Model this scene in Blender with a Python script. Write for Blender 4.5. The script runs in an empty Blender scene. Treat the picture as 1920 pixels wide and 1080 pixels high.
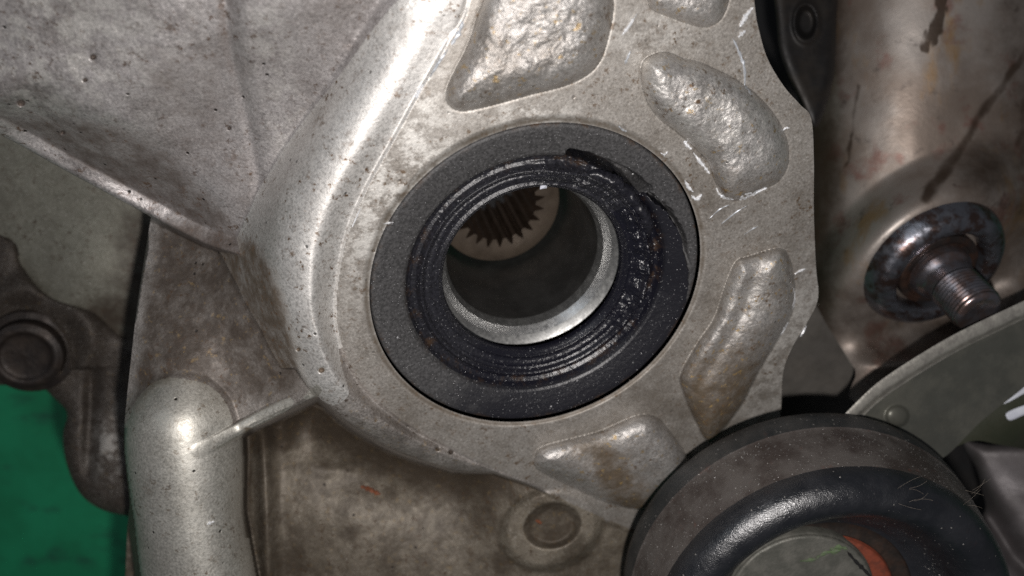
import bpy, math, random
import numpy as np
from mathutils import Vector

random.seed(7); rng = np.random.default_rng(7)
MM = 0.001                      # everything is laid out in millimetres and built in metres
F, CU, CV = 1598.0, 960.0, 540.0  # focal length and centre of the photograph in its pixels

# ------------------------------------------------------------------ camera, light, world
scene = bpy.context.scene
cam_d = bpy.data.cameras.new("camera")
cam = bpy.data.objects.new("camera", cam_d)
scene.collection.objects.link(cam)
cam_d.sensor_width = 36.0
cam_d.lens = 36.0 * F / 1920.0
cam_d.clip_start = 0.005
cam_d.clip_end = 20.0
cam_d.dof.use_dof = True
cam_d.dof.focus_distance = 0.146
cam_d.dof.aperture_fstop = 14.0
scene.camera = cam              # at the origin, looking straight down

scene.view_settings.view_transform = 'Standard'
scene.view_settings.look = 'None'
scene.view_settings.gamma = 1.0
scene.view_settings.exposure = 0.0
try:
    scene.cycles.use_denoising = False
    scene.cycles.max_bounces = 6
except Exception:
    pass

world = bpy.data.worlds.new("World")
scene.world = world
world.use_nodes = True
bg = world.node_tree.nodes["Background"]
bg.inputs[0].default_value = (0.82, 0.88, 1.0, 1)
bg.inputs[1].default_value = 0.055

def lamp(name, kind, loc, power, size, colour, rot=(0, 0, 0)):
    d = bpy.data.lights.new(name, kind)
    d.energy = power
    d.color = colour
    if kind == 'AREA':
        d.shape = 'DISK'; d.size = size
    else:
        d.shadow_soft_size = size
    o = bpy.data.objects.new(name, d)
    o.location = loc; o.rotation_euler = rot
    scene.collection.objects.link(o)
    return o
# the phone's own flash beside its lens, and an added soft lamp that fills in cool ambient light
lamp("camera_flash", 'POINT', (0.010, -0.022, 0.004), 1.08, 0.0028, (1.0, 0.955, 0.925))
lamp("fill_light", 'AREA', (-0.9, 0.55, 1.2), 2.0, 0.9, (0.86, 0.93, 1.0), (math.radians(-24.6), math.radians(-35), 0))

# ------------------------------------------------------------------ numeric helpers
def ray(u, v):
    return (np.asarray(u, float) - CU) / F, -(np.asarray(v, float) - CV) / F
def P(u, v, t):
    a, b = ray(u, v)
    return np.stack([a * t, b * t, -np.asarray(t, float) * np.ones_like(a)], -1)
def Pt(u, v, t):
    return np.array([(u - CU) / F * t, -(v - CV) / F * t, -t], float)

def unit(v):
    v = np.asarray(v, float); return v / np.linalg.norm(v)
def hash2(ix, iy, s):
    h = (ix.astype(np.int64) * 374761393 + iy.astype(np.int64) * 668265263 + s * 974634777) & 0xffffffff
    h = ((h ^ (h >> 13)) * 1274126177) & 0xffffffff
    return ((h ^ (h >> 16)) & 0xffff) / 65535.0
def vnoise(x, y, s=0):
    ix = np.floor(x); iy = np.floor(y)
    fx = x - ix; fy = y - iy
    fx = fx * fx * (3 - 2 * fx); fy = fy * fy * (3 - 2 * fy)
    a = hash2(ix, iy, s); b = hash2(ix + 1, iy, s); c = hash2(ix, iy + 1, s); d = hash2(ix + 1, iy + 1, s)
    return (a + (b - a) * fx) * (1 - fy) + (c + (d - c) * fx) * fy
def fbm(x, y, s=0, o=4):
    r = 0; amp = 0.5; tot = 0
    for i in range(o):
        r = r + amp * vnoise(x, y, s + i * 17); tot += amp
        x = x * 2.03 + 11.3; y = y * 2.03 - 7.1; amp *= 0.5
    return r / tot - 0.5                       # about -0.5 .. 0.5
def sstep(a, b, x):
    t = np.clip((x - a) / (b - a), 0, 1); return t * t * (3 - 2 * t)
def smin(a, b, k):
    h = np.clip(0.5 + 0.5 * (b - a) / k, 0, 1)
    return b + (a - b) * h - k * h * (1 - h)
def smooth_poly(pts, n=6, closed=True):
    p = np.array(pts, float); N = len(p); out = []
    rngi = range(N) if closed else range(N - 1)
    for i in rngi:
        if closed:
            p0, p1, p2, p3 = p[(i - 1) % N], p[i], p[(i + 1) % N], p[(i + 2) % N]
        else:
            p0, p1, p2, p3 = p[max(i - 1, 0)], p[i], p[i + 1], p[min(i + 2, N - 1)]
        for k in range(n):
            t = k / n
            out.append(0.5 * ((2 * p1) + (-p0 + p2) * t + (2 * p0 - 5 * p1 + 4 * p2 - p3) * t * t + (-p0 + 3 * p1 - 3 * p2 + p3) * t ** 3))
    if not closed: out.append(p[-1])
    return np.array(out)
def sdf(poly, U, V, margin=None):
    """signed distance to a closed outline, negative inside"""
    poly = np.asarray(poly, float)
    if margin is not None:
        lo = poly.min(0) - margin; hi = poly.max(0) + margin
        m = (U > lo[0]) & (U < hi[0]) & (V > lo[1]) & (V < hi[1])
        r = np.full(U.shape, float(margin)); r[m] = sdf(poly, U[m], V[m]); return r
    d2 = np.full(U.shape, 1e12); ins = np.zeros(U.shape, bool)
    N = len(poly)
    for i in range(N):
        ax, ay = poly[i]; bx, by = poly[(i + 1) % N]
        ex, ey = bx - ax, by - ay; L = ex * ex + ey * ey
        if L < 1e-9: continue
        wx = U - ax; wy = V - ay
        t = np.clip((wx * ex + wy * ey) / L, 0, 1)
        np.minimum(d2, (wx - ex * t) ** 2 + (wy - ey * t) ** 2, out=d2)
        if ey != 0:
            c = ((ay > V) != (by > V)) & (U < ex * (V - ay) / ey + ax)
            ins ^= c
    d = np.sqrt(d2); return np.where(ins, -d, d)
def dist_line(pts, U, V):
    d2 = np.full(U.shape, 1e12)
    for i in range(len(pts) - 1):
        ax, ay = pts[i]; bx, by = pts[i + 1]
        ex, ey = bx - ax, by - ay; L = ex * ex + ey * ey
        if L < 1e-9: continue
        wx = U - ax; wy = V - ay
        t = np.clip((wx * ex + wy * ey) / L, 0, 1)
        np.minimum(d2, (wx - ex * t) ** 2 + (wy - ey * t) ** 2, out=d2)
    return np.sqrt(d2)
def rbf(pts, U, V):
    """thin-plate surface through (u, v, depth) points"""
    p = np.array(pts, float); X = p[:, :2] / 500.0; n = len(p)
    def ph(r2): return 0.5 * r2 * np.log(np.maximum(r2, 1e-12))
    A = np.zeros((n + 3, n + 3))
    A[:n, :n] = ph(((X[:, None] - X[None]) ** 2).sum(-1)) + np.eye(n) * 0.004
    A[:n, n] = 1; A[:n, n + 1:] = X; A[n, :n] = 1; A[n + 1:, :n] = X.T
    w = np.linalg.solve(A, np.concatenate([p[:, 2], np.zeros(3)]))
    x = U / 500.0; y = V / 500.0
    r = w[n] + w[n + 1] * x + w[n + 2] * y
    for i in range(n):
        r = r + w[i] * ph((x - X[i, 0]) ** 2 + (y - X[i, 1]) ** 2)
    return r

# ------------------------------------------------------------------ object helpers
def tag(o, label=None, cat=None, group=None, kind=None):
    if label: o["label"] = label
    if cat: o["category"] = cat
    if group: o["group"] = group
    if kind: o["kind"] = kind
    return o
def thing(name, label, cat, loc=(0, 0, 0), group=None):
    o = bpy.data.objects.new(name, None)
    scene.collection.objects.link(o)
    o.location = Vector(loc) * MM
    o.empty_display_size = 0.01
    return tag(o, label, cat, group)
def link(name, me, mat, parent=None, label=None):
    o = bpy.data.objects.new(name, me)
    scene.collection.objects.link(o)
    if mat is not None and not me.materials: me.materials.append(mat)
    if parent is not None:
        o.parent = parent
        p = parent; off = Vector((0, 0, 0))
        while p is not None:
            off += Vector(p.location); p = p.parent
        o.location = -off
    if label: o["label"] = label
    return o
def mesh_np(name, verts, quads, normals=None, attrs=None, smooth=True):
    verts = np.asarray(verts, np.float32).reshape(-1, 3) * MM
    quads = np.asarray(quads, np.int32)
    k = quads.shape[1]
    me = bpy.data.meshes.new(name)
    me.vertices.add(len(verts)); me.vertices.foreach_set("co", verts.ravel())
    me.loops.add(quads.size); me.loops.foreach_set("vertex_index", quads.ravel())
    me.polygons.add(len(quads))
    me.polygons.foreach_set("loop_start", np.arange(0, quads.size, k, dtype=np.int32))
    me.polygons.foreach_set("use_smooth", np.full(len(quads), smooth))
    me.update(calc_edges=True)
    for an, av in (attrs or {}).items():
        a = me.attributes.new(an, 'FLOAT', 'POINT'); a.data.foreach_set("value", np.asarray(av, np.float32))
    if normals is not None:
        me.normals_split_custom_set_from_vertices(np.asarray(normals, np.float32).tolist())
    return me
def vert_normals(verts, quads):
    a, b, c, d = (verts[quads[:, i]] for i in range(4))
    fn = np.cross(c - a, d - b)
    n = np.zeros_like(verts)
    for i in range(4):
        for j in range(3):
            n[:, j] += np.bincount(quads[:, i], fn[:, j], len(verts))
    l = np.linalg.norm(n, axis=1, keepdims=True); return n / np.maximum(l, 1e-12)

def grid_uv(u0, u1, v0, v1, step):
    us = np.arange(u0, u1 + step, step, dtype=float); vs = np.arange(v0, v1 + step, step, dtype=float)
    return np.meshgrid(us, vs)
def cut_grid(U, V, S, step):
    """faces of the grid inside S<0, border vertices drawn onto the outline"""
    gy, gx = np.gradient(S, step)
    gl = np.maximum(gx * gx + gy * gy, 0.05)
    m = (S > 0) & (S < step * 2.2)
    U = np.where(m, U - S * gx / gl, U); V = np.where(m, V - S * gy / gl, V)
    H, W = U.shape
    idx = np.arange(H * W).reshape(H, W)
    q = np.stack([idx[1:, :-1], idx[1:, 1:], idx[:-1, 1:], idx[:-1, :-1]], -1).reshape(-1, 4)
    ins = (S < 0).ravel()
    keep = ins[q].any(1)
    return U, V, q[keep]
def boundary(q):
    e = np.concatenate([q[:, [0, 1]], q[:, [1, 2]], q[:, [2, 3]], q[:, [3, 0]]])
    k = np.sort(e, 1); key = k[:, 0].astype(np.int64) * 10000000 + k[:, 1]
    u, inv, cnt = np.unique(key, return_inverse=True, return_counts=True)
    return e[cnt[inv] == 1]
def compact(verts, q, *arrs):
    used = np.unique(q); mp = np.full(len(verts), -1, np.int64); mp[used] = np.arange(len(used))
    return (verts[used], mp[q]) + tuple(a[used] for a in arrs)

def relief(name, outline, depth, mat, parent, step=4, thick=6.0, attrs=None, smooth_n=6, rnd=0.0, label=None):
    """a shell of real depth: outline at its own distance, edge rolled back and closed by a side wall"""
    poly = smooth_poly(outline, smooth_n) if smooth_n else np.array(outline, float)
    lo = poly.min(0) - 2 * step; hi = poly.max(0) + 2 * step
    U, V = grid_uv(lo[0], hi[0], lo[1], hi[1], step)
    S = sdf(poly, U, V)
    U, V, q = cut_grid(U, V, S, step)
    T = depth(U, V)
    if rnd > 0:
        w = rnd / 0.1
        x = np.clip((S + w) / w, 0, 1)
        T = T + rnd * (1 - np.sqrt(1 - (0.97 * x) ** 2))
    v = P(U, V, T).reshape(-1, 3)
    av = {k: f(U, V).ravel() for k, f in (attrs or {}).items()}
    keys = list(av)
    res = compact(v, q, *[av[k] for k in keys]); v, q = res[0], res[1]; av = dict(zip(keys, res[2:]))
    nr = vert_normals(v, q)
    e = boundary(q); n0 = len(v)
    bv = np.unique(e); mp = np.zeros(n0, np.int64); mp[bv] = np.arange(len(bv))
    fr, wall, outn = edge_wall(v, e, bv, mp, lambda p: p * (1 + thick / np.linalg.norm(p, axis=1, keepdims=True)))
    q2 = wall + n0
    v = np.concatenate([v, fr]); nr = np.concatenate([nr, outn])
    av = {k: np.concatenate([a, a[bv], a[bv]]) for k, a in av.items()}
    me = mesh_np(name, v, np.concatenate([q, q2]), nr, av)
    return link(name, me, mat, parent, label)
def edge_wall(v, e, bv, mp, back):
    """side wall behind a border: two copies of every border point, with outward normals"""
    p = v[bv]; b = back(p)
    i, j = mp[e[:, 0]], mp[e[:, 1]]; n = len(bv)
    q = np.stack([j, i, i + n, j + n], -1)
    d = p[j] - p[i]; w = b[i] - p[i]
    fn = np.cross(d, w); on = np.zeros((n, 3))
    for k in range(3):
        on[:, k] = np.bincount(i, fn[:, k], n) + np.bincount(j, fn[:, k], n)
    on /= np.maximum(np.linalg.norm(on, axis=1, keepdims=True), 1e-12)
    return np.concatenate([p, b]), q, np.concatenate([on, on])

def frame_of(n):
    n = unit(n); e1 = unit(np.cross((0, 1, 0), n)); e2 = np.cross(n, e1); return n, e1, e2
def polar(name, C, n, rho, hfun, nth, mat, parent, attrs=None, th0=0, th1=2 * math.pi, label=None, rfun=None):
    """surface of rings round an axis; height and radius may vary with angle"""
    n, e1, e2 = frame_of(n)
    full = abs(th1 - th0 - 2 * math.pi) < 1e-6
    th = np.linspace(th0, th1, nth, endpoint=not full)
    TH, I = np.meshgrid(th, np.arange(len(rho)))
    R = np.asarray(rho, float)[I.astype(int)]
    Hh = hfun(R, TH, I)
    if rfun: R = rfun(R, TH, I)
    p = np.asarray(C) + R[..., None] * (np.cos(TH)[..., None] * e1 + np.sin(TH)[..., None] * e2) + Hh[..., None] * n
    M, N = R.shape; idx = np.arange(M * N).reshape(M, N)
    if full: idx = np.concatenate([idx, idx[:, :1]], 1)
    q = np.stack([idx[:-1, :-1], idx[:-1, 1:], idx[1:, 1:], idx[1:, :-1]], -1).reshape(-1, 4)
    v = p.reshape(-1, 3)
    av = {k: f(R, TH, I).ravel() for k, f in (attrs or {}).items()}
    me = mesh_np(name, v, q, None, av)
    return link(name, me, mat, parent, label)
def lathe(name, C, n, prof, nth, mat, parent, label=None, jitter=0.0, sub=1, attrs=None):
    """prof: list of (radius, height) from the inside out or the outside in, normals to the left"""
    pr = np.array(prof, float)
    if sub > 1: pr = smooth_poly(pr, sub, closed=False)
    hh = pr[:, 1]
    def hf(R, TH, I):
        h = hh[I.astype(int)]
        if jitter: h = h + jitter * fbm(R * 1.3 + np.cos(TH) * R, np.sin(TH) * R + 31.7, 5, 3)
        return h
    return polar(name, C, n, pr[:, 0], hf, nth, mat, parent, label=label, attrs=attrs)

def ribbon(name, pts, width, depth_fn, mat, parent, lift=0.12, hgt=0.18, label=None, seed=0):
    """a thin raised sliver following a surface"""
    r = np.random.default_rng(seed)
    c = smooth_poly(pts, 5, closed=False); n = len(c)
    d = np.gradient(c, axis=0); d /= np.maximum(np.linalg.norm(d, axis=1, keepdims=True), 1e-9)
    nn = np.stack([-d[:, 1], d[:, 0]], -1)
    t = np.linspace(0, 1, n); w = width * np.sin(np.pi * np.clip(t * 0.94 + 0.03, 0, 1)) ** 0.6 * (0.55 + 0.9 * r.random(n))
    rows = []
    for k, (o, hgt_k) in enumerate(((-1, 0), (-0.35, 0.8), (0.3, 1), (1, 0))):
        uv = c + nn * (w * o * (0.8 + 0.4 * r.random(n)))[:, None]
        T = depth_fn(uv[:, 0], uv[:, 1]) - lift - hgt * hgt_k * (0.4 + 0.9 * r.random(n)) + (0.25 if hgt_k == 0 else 0)
        rows.append(P(uv[:, 0], uv[:, 1], T))
    v = np.stack(rows, 0).reshape(-1, 3)
    idx = np.arange(4 * n).reshape(4, n)
    q = np.stack([idx[:-1, :-1], idx[:-1, 1:], idx[1:, 1:], idx[1:, :-1]], -1).reshape(-1, 4)
    me = mesh_np(name, v, q, None, None, smooth=False)
    return link(name, me, mat, parent, label)

# ------------------------------------------------------------------ materials
class NT:
    def __init__(s, name):
        s.m = bpy.data.materials.new(name); s.m.use_nodes = True
        s.t = s.m.node_tree; s.b = s.t.nodes["Principled BSDF"]
        s.pos = s.t.nodes.new("ShaderNodeNewGeometry").outputs["Position"]
    def n(s, kind, **kw):
        x = s.t.nodes.new(kind)
        for k, v in kw.items(): setattr(x, k, v)
        return x
    def l(s, a, b): s.t.links.new(a, b)
    def put(s, sock, v):
        if hasattr(v, "is_linked") or isinstance(v, bpy.types.NodeSocket): s.l(v, sock)
        else: sock.default_value = v
    def noise(s, scale, detail=4, rough=0.55, off=0.0, stretch=None):
        x = s.n("ShaderNodeTexNoise"); x.inputs["Scale"].default_value = scale
        x.inputs["Detail"].default_value = detail; x.inputs["Roughness"].default_value = rough
        mp = s.n("ShaderNodeMapping"); mp.inputs["Location"].default_value = (off, off * 0.7, off * 1.3)
        if stretch: mp.inputs["Rotation"].default_value = stretch[0]; mp.inputs["Scale"].default_value = stretch[1]
        s.l(s.pos, mp.inputs["Vector"]); s.l(mp.outputs[0], x.inputs["Vector"])
        return x.outputs[0]
    def voro(s, scale, off=0.0, rnd=1.0):
        x = s.n("ShaderNodeTexVoronoi"); x.inputs["Scale"].default_value = scale; x.inputs["Randomness"].default_value = rnd
        mp = s.n("ShaderNodeMapping"); mp.inputs["Location"].default_value = (off, off, off)
        s.l(s.pos, mp.inputs["Vector"]); s.l(mp.outputs[0], x.inputs["Vector"])
        return x.outputs["Distance"], x.outputs["Color"]
    def ramp(s, x, a, b, lo=0.0, hi=1.0):
        r = s.n("ShaderNodeMapRange"); r.interpolation_type = 'SMOOTHSTEP'
        s.put(r.inputs["Value"], x)
        r.inputs["From Min"].default_value = a; r.inputs["From Max"].default_value = b
        r.inputs["To Min"].default_value = lo; r.inputs["To Max"].default_value = hi
        return r.outputs[0]
    def math(s, op, a, b=None, clamp=False):
        x = s.n("ShaderNodeMath", operation=op); x.use_clamp = clamp
        s.put(x.inputs[0], a)
        if b is not None: s.put(x.inputs[1], b)
        return x.outputs[0]
    def mix(s, f, a, b, mode='MIX'):
        x = s.n("ShaderNodeMix", data_type='RGBA', blend_type=mode)
        s.put(x.inputs[0], f)
        for sk, v in ((x.inputs[6], a), (x.inputs[7], b)):
            if isinstance(v, tuple): sk.default_value = v + (1,) if len(v) == 3 else v
            else: s.l(v, sk)
        return x.outputs[2]
    def attr(s, name):
        x = s.n("ShaderNodeAttribute", attribute_name=name); return x.outputs["Fac"]
    def bump(s, h, dist, strength=1.0, prev=None):
        x = s.n("ShaderNodeBump"); x.inputs["Distance"].default_value = dist * MM; x.inputs["Strength"].default_value = strength
        s.l(h, x.inputs["Height"])
        if prev is not None: s.l(prev, x.inputs["Normal"])
        return x.outputs[0]
    def out(s, col, rough, metal, nrm=None, spec=0.5):
        s.put(s.b.inputs["Base Color"], col if not isinstance(col, tuple) else col + (1,))
        s.put(s.b.inputs["Roughness"], rough); s.put(s.b.inputs["Metallic"], metal)
        s.b.inputs["Specular IOR Level"].default_value = spec
        if nrm is not None: s.l(nrm, s.b.inputs["Normal"])
        return s.m

def cast_material(name, clean, pale, brown, rough=0.42, metal=0.6, grain=0.10, use_attr=True, pits=1.0, stain=0.5, gold=0.0, freckle=0.95, pepper=0.42):
    m = NT(name)
    sand = m.noise(2300, 5, 0.7, 4.2)
    big = m.noise(75, 8, 0.72); mid = m.noise(420, 7, 0.7, 3.1); fine = m.noise(1100, 4, 0.6, 7.7); xf = m.noise(4200, 2, 0.5, 1.9)
    col = m.mix(m.ramp(mid, 0.25, 0.75), clean, pale)
    col = m.mix(m.ramp(sand, 0.30, 0.52, pepper, 0), col, (clean[0] * 0.45, clean[1] * 0.42, clean[2] * 0.40))
    col = m.mix(m.ramp(sand, 0.56, 0.72, 0, 0.5), col, (0.72, 0.70, 0.67))
    col = m.mix(m.ramp(big, 0.42, 0.68, 0, stain), col, brown)
    if use_attr:
        pw = m.attr("powder")
        pf = m.math('MULTIPLY', pw, m.ramp(m.noise(300, 8, 0.72, 5.3), 0.43, 0.57))
        col = m.mix(pf, col, (0.74, 0.72, 0.68))
        d = m.attr("dirt_shade")
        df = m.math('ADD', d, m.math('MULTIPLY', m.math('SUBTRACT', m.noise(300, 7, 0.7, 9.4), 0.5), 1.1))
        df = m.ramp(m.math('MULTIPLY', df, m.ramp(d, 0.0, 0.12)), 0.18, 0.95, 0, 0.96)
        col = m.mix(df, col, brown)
    else:
        df = 0.0
    # brown rust freckles and dark casting pores
    clump = m.ramp(m.noise(110, 5, 0.6, 14.0), 0.40, 0.62, 0.25, 1.0)
    frk = m.math('MULTIPLY', m.ramp(m.noise(820, 6, 0.72, 2.2), 0.56, 0.64), m.math('MULTIPLY', clump, freckle))
    col = m.mix(frk, col, (brown[0] * 1.35, brown[1] * 1.12, brown[2] * 0.92))
    frk2 = m.math('MULTIPLY', m.ramp(m.noise(330, 8, 0.75, 6.1), 0.58, 0.66), m.math('MULTIPLY', clump, freckle * 0.75))
    col = m.mix(frk2, col, (brown[0] * 1.7, brown[1] * 1.5, brown[2] * 1.35))
    vd, vc = m.voro(620, 0.4)
    sep = m.n("ShaderNodeSeparateColor"); m.l(vc, sep.inputs[0])
    pore = m.math('MULTIPLY', m.ramp(vd, 0.10, 0.22, 1, 0), m.ramp(sep.outputs[0], 0.91, 0.94))
    pore = m.math('MULTIPLY', pore, pits)
    col = m.mix(pore, col, (0.025, 0.02, 0.017))
    if gold:
        g = m.math('MULTIPLY', m.ramp(m.noise(700, 4, 0.7, 12.2), 0.60, 0.66), gold)
        col = m.mix(g, col, (0.42, 0.28, 0.10))
    rg = m.ramp(sand, 0.3, 0.7, rough - 0.06, rough + 0.10)
    if use_attr: rg = m.math('ADD', rg, m.math('MULTIPLY', df, 0.12))
    mt = m.ramp(sand, 0.3, 0.7, metal, metal * 0.85)
    if use_attr: mt = m.math('MULTIPLY', mt, m.math('SUBTRACT', 1.0, m.math('MULTIPLY', df, 0.7)))
    nb = m.bump(mid, 0.5 * grain, 0.6)
    nb = m.bump(sand, 0.5 * grain, 0.9, nb)
    nb = m.bump(fine, grain * 0.55, 0.8, nb)
    nb = m.bump(xf, grain * 0.35, 0.9, nb)
    nb = m.bump(pore, -0.15, 0.8, nb)
    return m.out(col, rg, mt, nb)

M = {}
M['cast'] = cast_material("cast_aluminium", (0.40, 0.374, 0.370), (0.53, 0.505, 0.50), (0.088, 0.068, 0.057), rough=0.47, metal=0.68, stain=0.5)
M['pad'] = cast_material("rough_cast_aluminium", (0.47, 0.45, 0.43), (0.62, 0.60, 0.58), (0.11, 0.080, 0.050), rough=0.45, metal=0.75, grain=0.2, stain=0.45, gold=0.7, pits=0.6)
M['rim'] = cast_material("clean_cast_aluminium", (0.66, 0.645, 0.62), (0.78, 0.765, 0.74), (0.12, 0.088, 0.060), rough=0.52, metal=0.78, grain=0.09, stain=0.22, pits=0.8, freckle=1.15)
M['web'] = cast_material("grimy_cast_web", (0.34, 0.31, 0.285), (0.44, 0.41, 0.385), (0.058, 0.044, 0.034), rough=0.45, metal=0.65, grain=0.14, stain=0.6, gold=0.25)
M['face'] = cast_material("machined_aluminium", (0.31, 0.287, 0.258), (0.41, 0.385, 0.355), (0.10, 0.078, 0.055), rough=0.45, metal=0.55, grain=0.06, stain=0.5, pits=0.4)
M['boss'] = cast_material("smooth_cast_aluminium", (0.53, 0.515, 0.465), (0.60, 0.585, 0.535), (0.10, 0.078, 0.052), rough=0.47, metal=0.80, grain=0.05, stain=0.2, pepper=0.2, freckle=0.7, pits=1.0)
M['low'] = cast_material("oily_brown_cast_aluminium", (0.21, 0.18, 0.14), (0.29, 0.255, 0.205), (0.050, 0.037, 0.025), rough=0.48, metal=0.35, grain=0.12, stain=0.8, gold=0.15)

def simple(name, col, rough, metal, col2=None, sc=200, grain=0.04, spec=0.5, gsc=1500, thr=(0.4, 0.65)):
    m = NT(name)
    c = col
    if col2: c = m.mix(m.ramp(m.noise(sc, 6, 0.65), thr[0], thr[1]), col, col2)
    nb = m.bump(m.noise(gsc, 4, 0.6, 4.4), grain, 0.8)
    rg = m.ramp(m.noise(sc * 2, 4, 0.6, 8.8), 0.3, 0.7, max(rough - 0.08, 0.03), rough + 0.10)
    return m.out(c, rg, metal, nb, spec)

def seal_material(name, dry, wet, roughd, roughw, grit=1.0):
    m = NT(name)
    d = m.attr("dust")
    f = m.ramp(m.math('ADD', d, m.math('MULTIPLY', m.math('SUBTRACT', m.noise(420, 6, 0.7), 0.5), 0.5)), 0.12, 0.88)
    grn = m.noise(1900, 4, 0.7, 9.0)
    dry2 = m.mix(m.ramp(grn, 0.35, 0.66), (dry[0] * 0.5, dry[1] * 0.5, dry[2] * 0.5), (dry[0] * 1.25, dry[1] * 1.25, dry[2] * 1.25))
    col = m.mix(f, wet, dry2)
    br = m.math('MULTIPLY', m.ramp(m.noise(350, 6, 0.7, 6.0), 0.50, 0.68), m.attr("rust"))
    col = m.mix(br, col, (0.055, 0.032, 0.018))
    vd, vc = m.voro(2600, 1.1)
    sep = m.n("ShaderNodeSeparateColor"); m.l(vc, sep.inputs[0])
    sp = m.math('MULTIPLY', m.ramp(vd, 0.12, 0.26, 1, 0), m.ramp(sep.outputs[1], 0.86, 0.90))
    sp = m.math('MULTIPLY', sp, grit)
    col = m.mix(sp, col, (0.30, 0.30, 0.31))
    rg = m.ramp(f, 0, 1, roughw, roughd)
    nb = m.bump(m.noise(1500, 4, 0.6, 2.0), 0.08, 0.8)
    nb = m.bump(m.noise(4500, 2, 0.5, 3.0), 0.05, 0.9, nb)
    nb = m.bump(sp, 0.06, 0.8, nb)
    return m.out(col, rg, 0.0, nb, 0.5)
M['seal_case'] = seal_material("dusty_seal_case", (0.056, 0.055, 0.056), (0.011, 0.011, 0.015), 0.55, 0.36)
M['seal_lip'] = seal_material("black_seal_rubber", (0.019, 0.019, 0.024), (0.008, 0.008, 0.013), 0.36, 0.27)
M['grit'] = simple("pale_grit", (0.45, 0.45, 0.46), 0.35, 0.4, (0.2, 0.2, 0.2), 3000)
M['burr'] = simple("freshly_nicked_aluminium", (0.85, 0.86, 0.88), 0.4, 0.2, (0.75, 0.77, 0.80), 900, 0.05)
M['scuff'] = simple("scuffed_aluminium", (0.60, 0.63, 0.67), 0.4, 0.3, (0.50, 0.53, 0.57), 900, 0.05)
M['steel'] = simple("bright_sleeve_steel", (0.46, 0.46, 0.455), 0.33, 0.9, (0.56, 0.56, 0.55), 700, 0.02, gsc=1600)
M['steelface'] = simple("grey_sleeve_face_steel", (0.26, 0.26, 0.255), 0.44, 0.85, (0.34, 0.34, 0.33), 700, 0.03, gsc=1600)
M['bore'] = simple("dark_oily_bore_steel", (0.050, 0.049, 0.047), 0.42, 0.6, (0.075, 0.073, 0.070), 120, 0.03)
M['gear'] = simple("tan_oiled_gear_steel", (0.095, 0.074, 0.056), 0.45, 0.35, (0.068, 0.052, 0.039), 200, 0.03)
M['tooth'] = simple("brown_spline_steel", (0.085, 0.058, 0.042), 0.42, 0.5, (0.06, 0.042, 0.03), 300, 0.03)
M['black'] = simple("black_void_shade", (0.008, 0.008, 0.009), 0.6, 0.0, (0.014, 0.012, 0.011), 80, 0.05)  # flat black stands in for the darkness of gaps and cavities
M['darkflange'] = simple("dark_flange_steel", (0.011, 0.010, 0.010), 0.55, 0.2, (0.020, 0.016, 0.013), 150, 0.05)  # near-black base with slightly lighter mottling
M['stud'] = simple("heat_blued_stud_steel", (0.30, 0.29, 0.32), 0.25, 0.9, (0.27, 0.19, 0.17), 260, 0.03)
M['collar'] = simple("heat_blued_collar_steel", (0.22, 0.225, 0.255), 0.30, 0.88, (0.12, 0.080, 0.070), 330, 0.05, thr=(0.45, 0.62))
M['rustwasher'] = simple("dark_rusty_washer", (0.05, 0.042, 0.04), 0.42, 0.7, (0.10, 0.055, 0.04), 220, 0.05)
M['strap'] = simple("olive_grey_zinc_plate", (0.095, 0.096, 0.083), 0.44, 0.45, (0.13, 0.128, 0.108), 130, 0.04)
M['straprim'] = simple("worn_zinc_edge", (0.48, 0.46, 0.41), 0.42, 0.6, (0.34, 0.32, 0.29), 400, 0.12)
M['plate'] = simple("grey_brown_plate", (0.085, 0.078, 0.070), 0.5, 0.35, (0.11, 0.10, 0.088), 100, 0.05)
M['rearhouse'] = simple("purple_grey_housing", (0.075, 0.066, 0.067), 0.5, 0.3, (0.12, 0.108, 0.112), 70, 0.06)
M['hose'] = simple("dark_green_hose_rubber", (0.028, 0.032, 0.018), 0.5, 0.0, (0.036, 0.038, 0.024), 100, 0.05)
M['white'] = simple("white_paint_mark", (0.70, 0.73, 0.80), 0.4, 0.0, (0.60, 0.62, 0.70), 200, 0.03)
M['lowpanel'] = cast_material("greenish_cast_panel", (0.205, 0.20, 0.162), (0.26, 0.25, 0.207), (0.045, 0.032, 0.022), rough=0.47, metal=0.35, grain=0.08, stain=0.3, pits=0.8)
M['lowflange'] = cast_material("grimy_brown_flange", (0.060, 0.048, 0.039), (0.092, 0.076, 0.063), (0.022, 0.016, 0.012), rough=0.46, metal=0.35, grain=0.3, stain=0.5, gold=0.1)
M['boltrust'] = simple("grimy_bolt_steel", (0.022, 0.017, 0.015), 0.5, 0.4, (0.040, 0.029, 0.023), 200, 0.12)
M['orange'] = simple("rusty_orange_ring", (0.19, 0.042, 0.020), 0.65, 0.0, (0.12, 0.030, 0.016), 600, 0.06)

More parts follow.
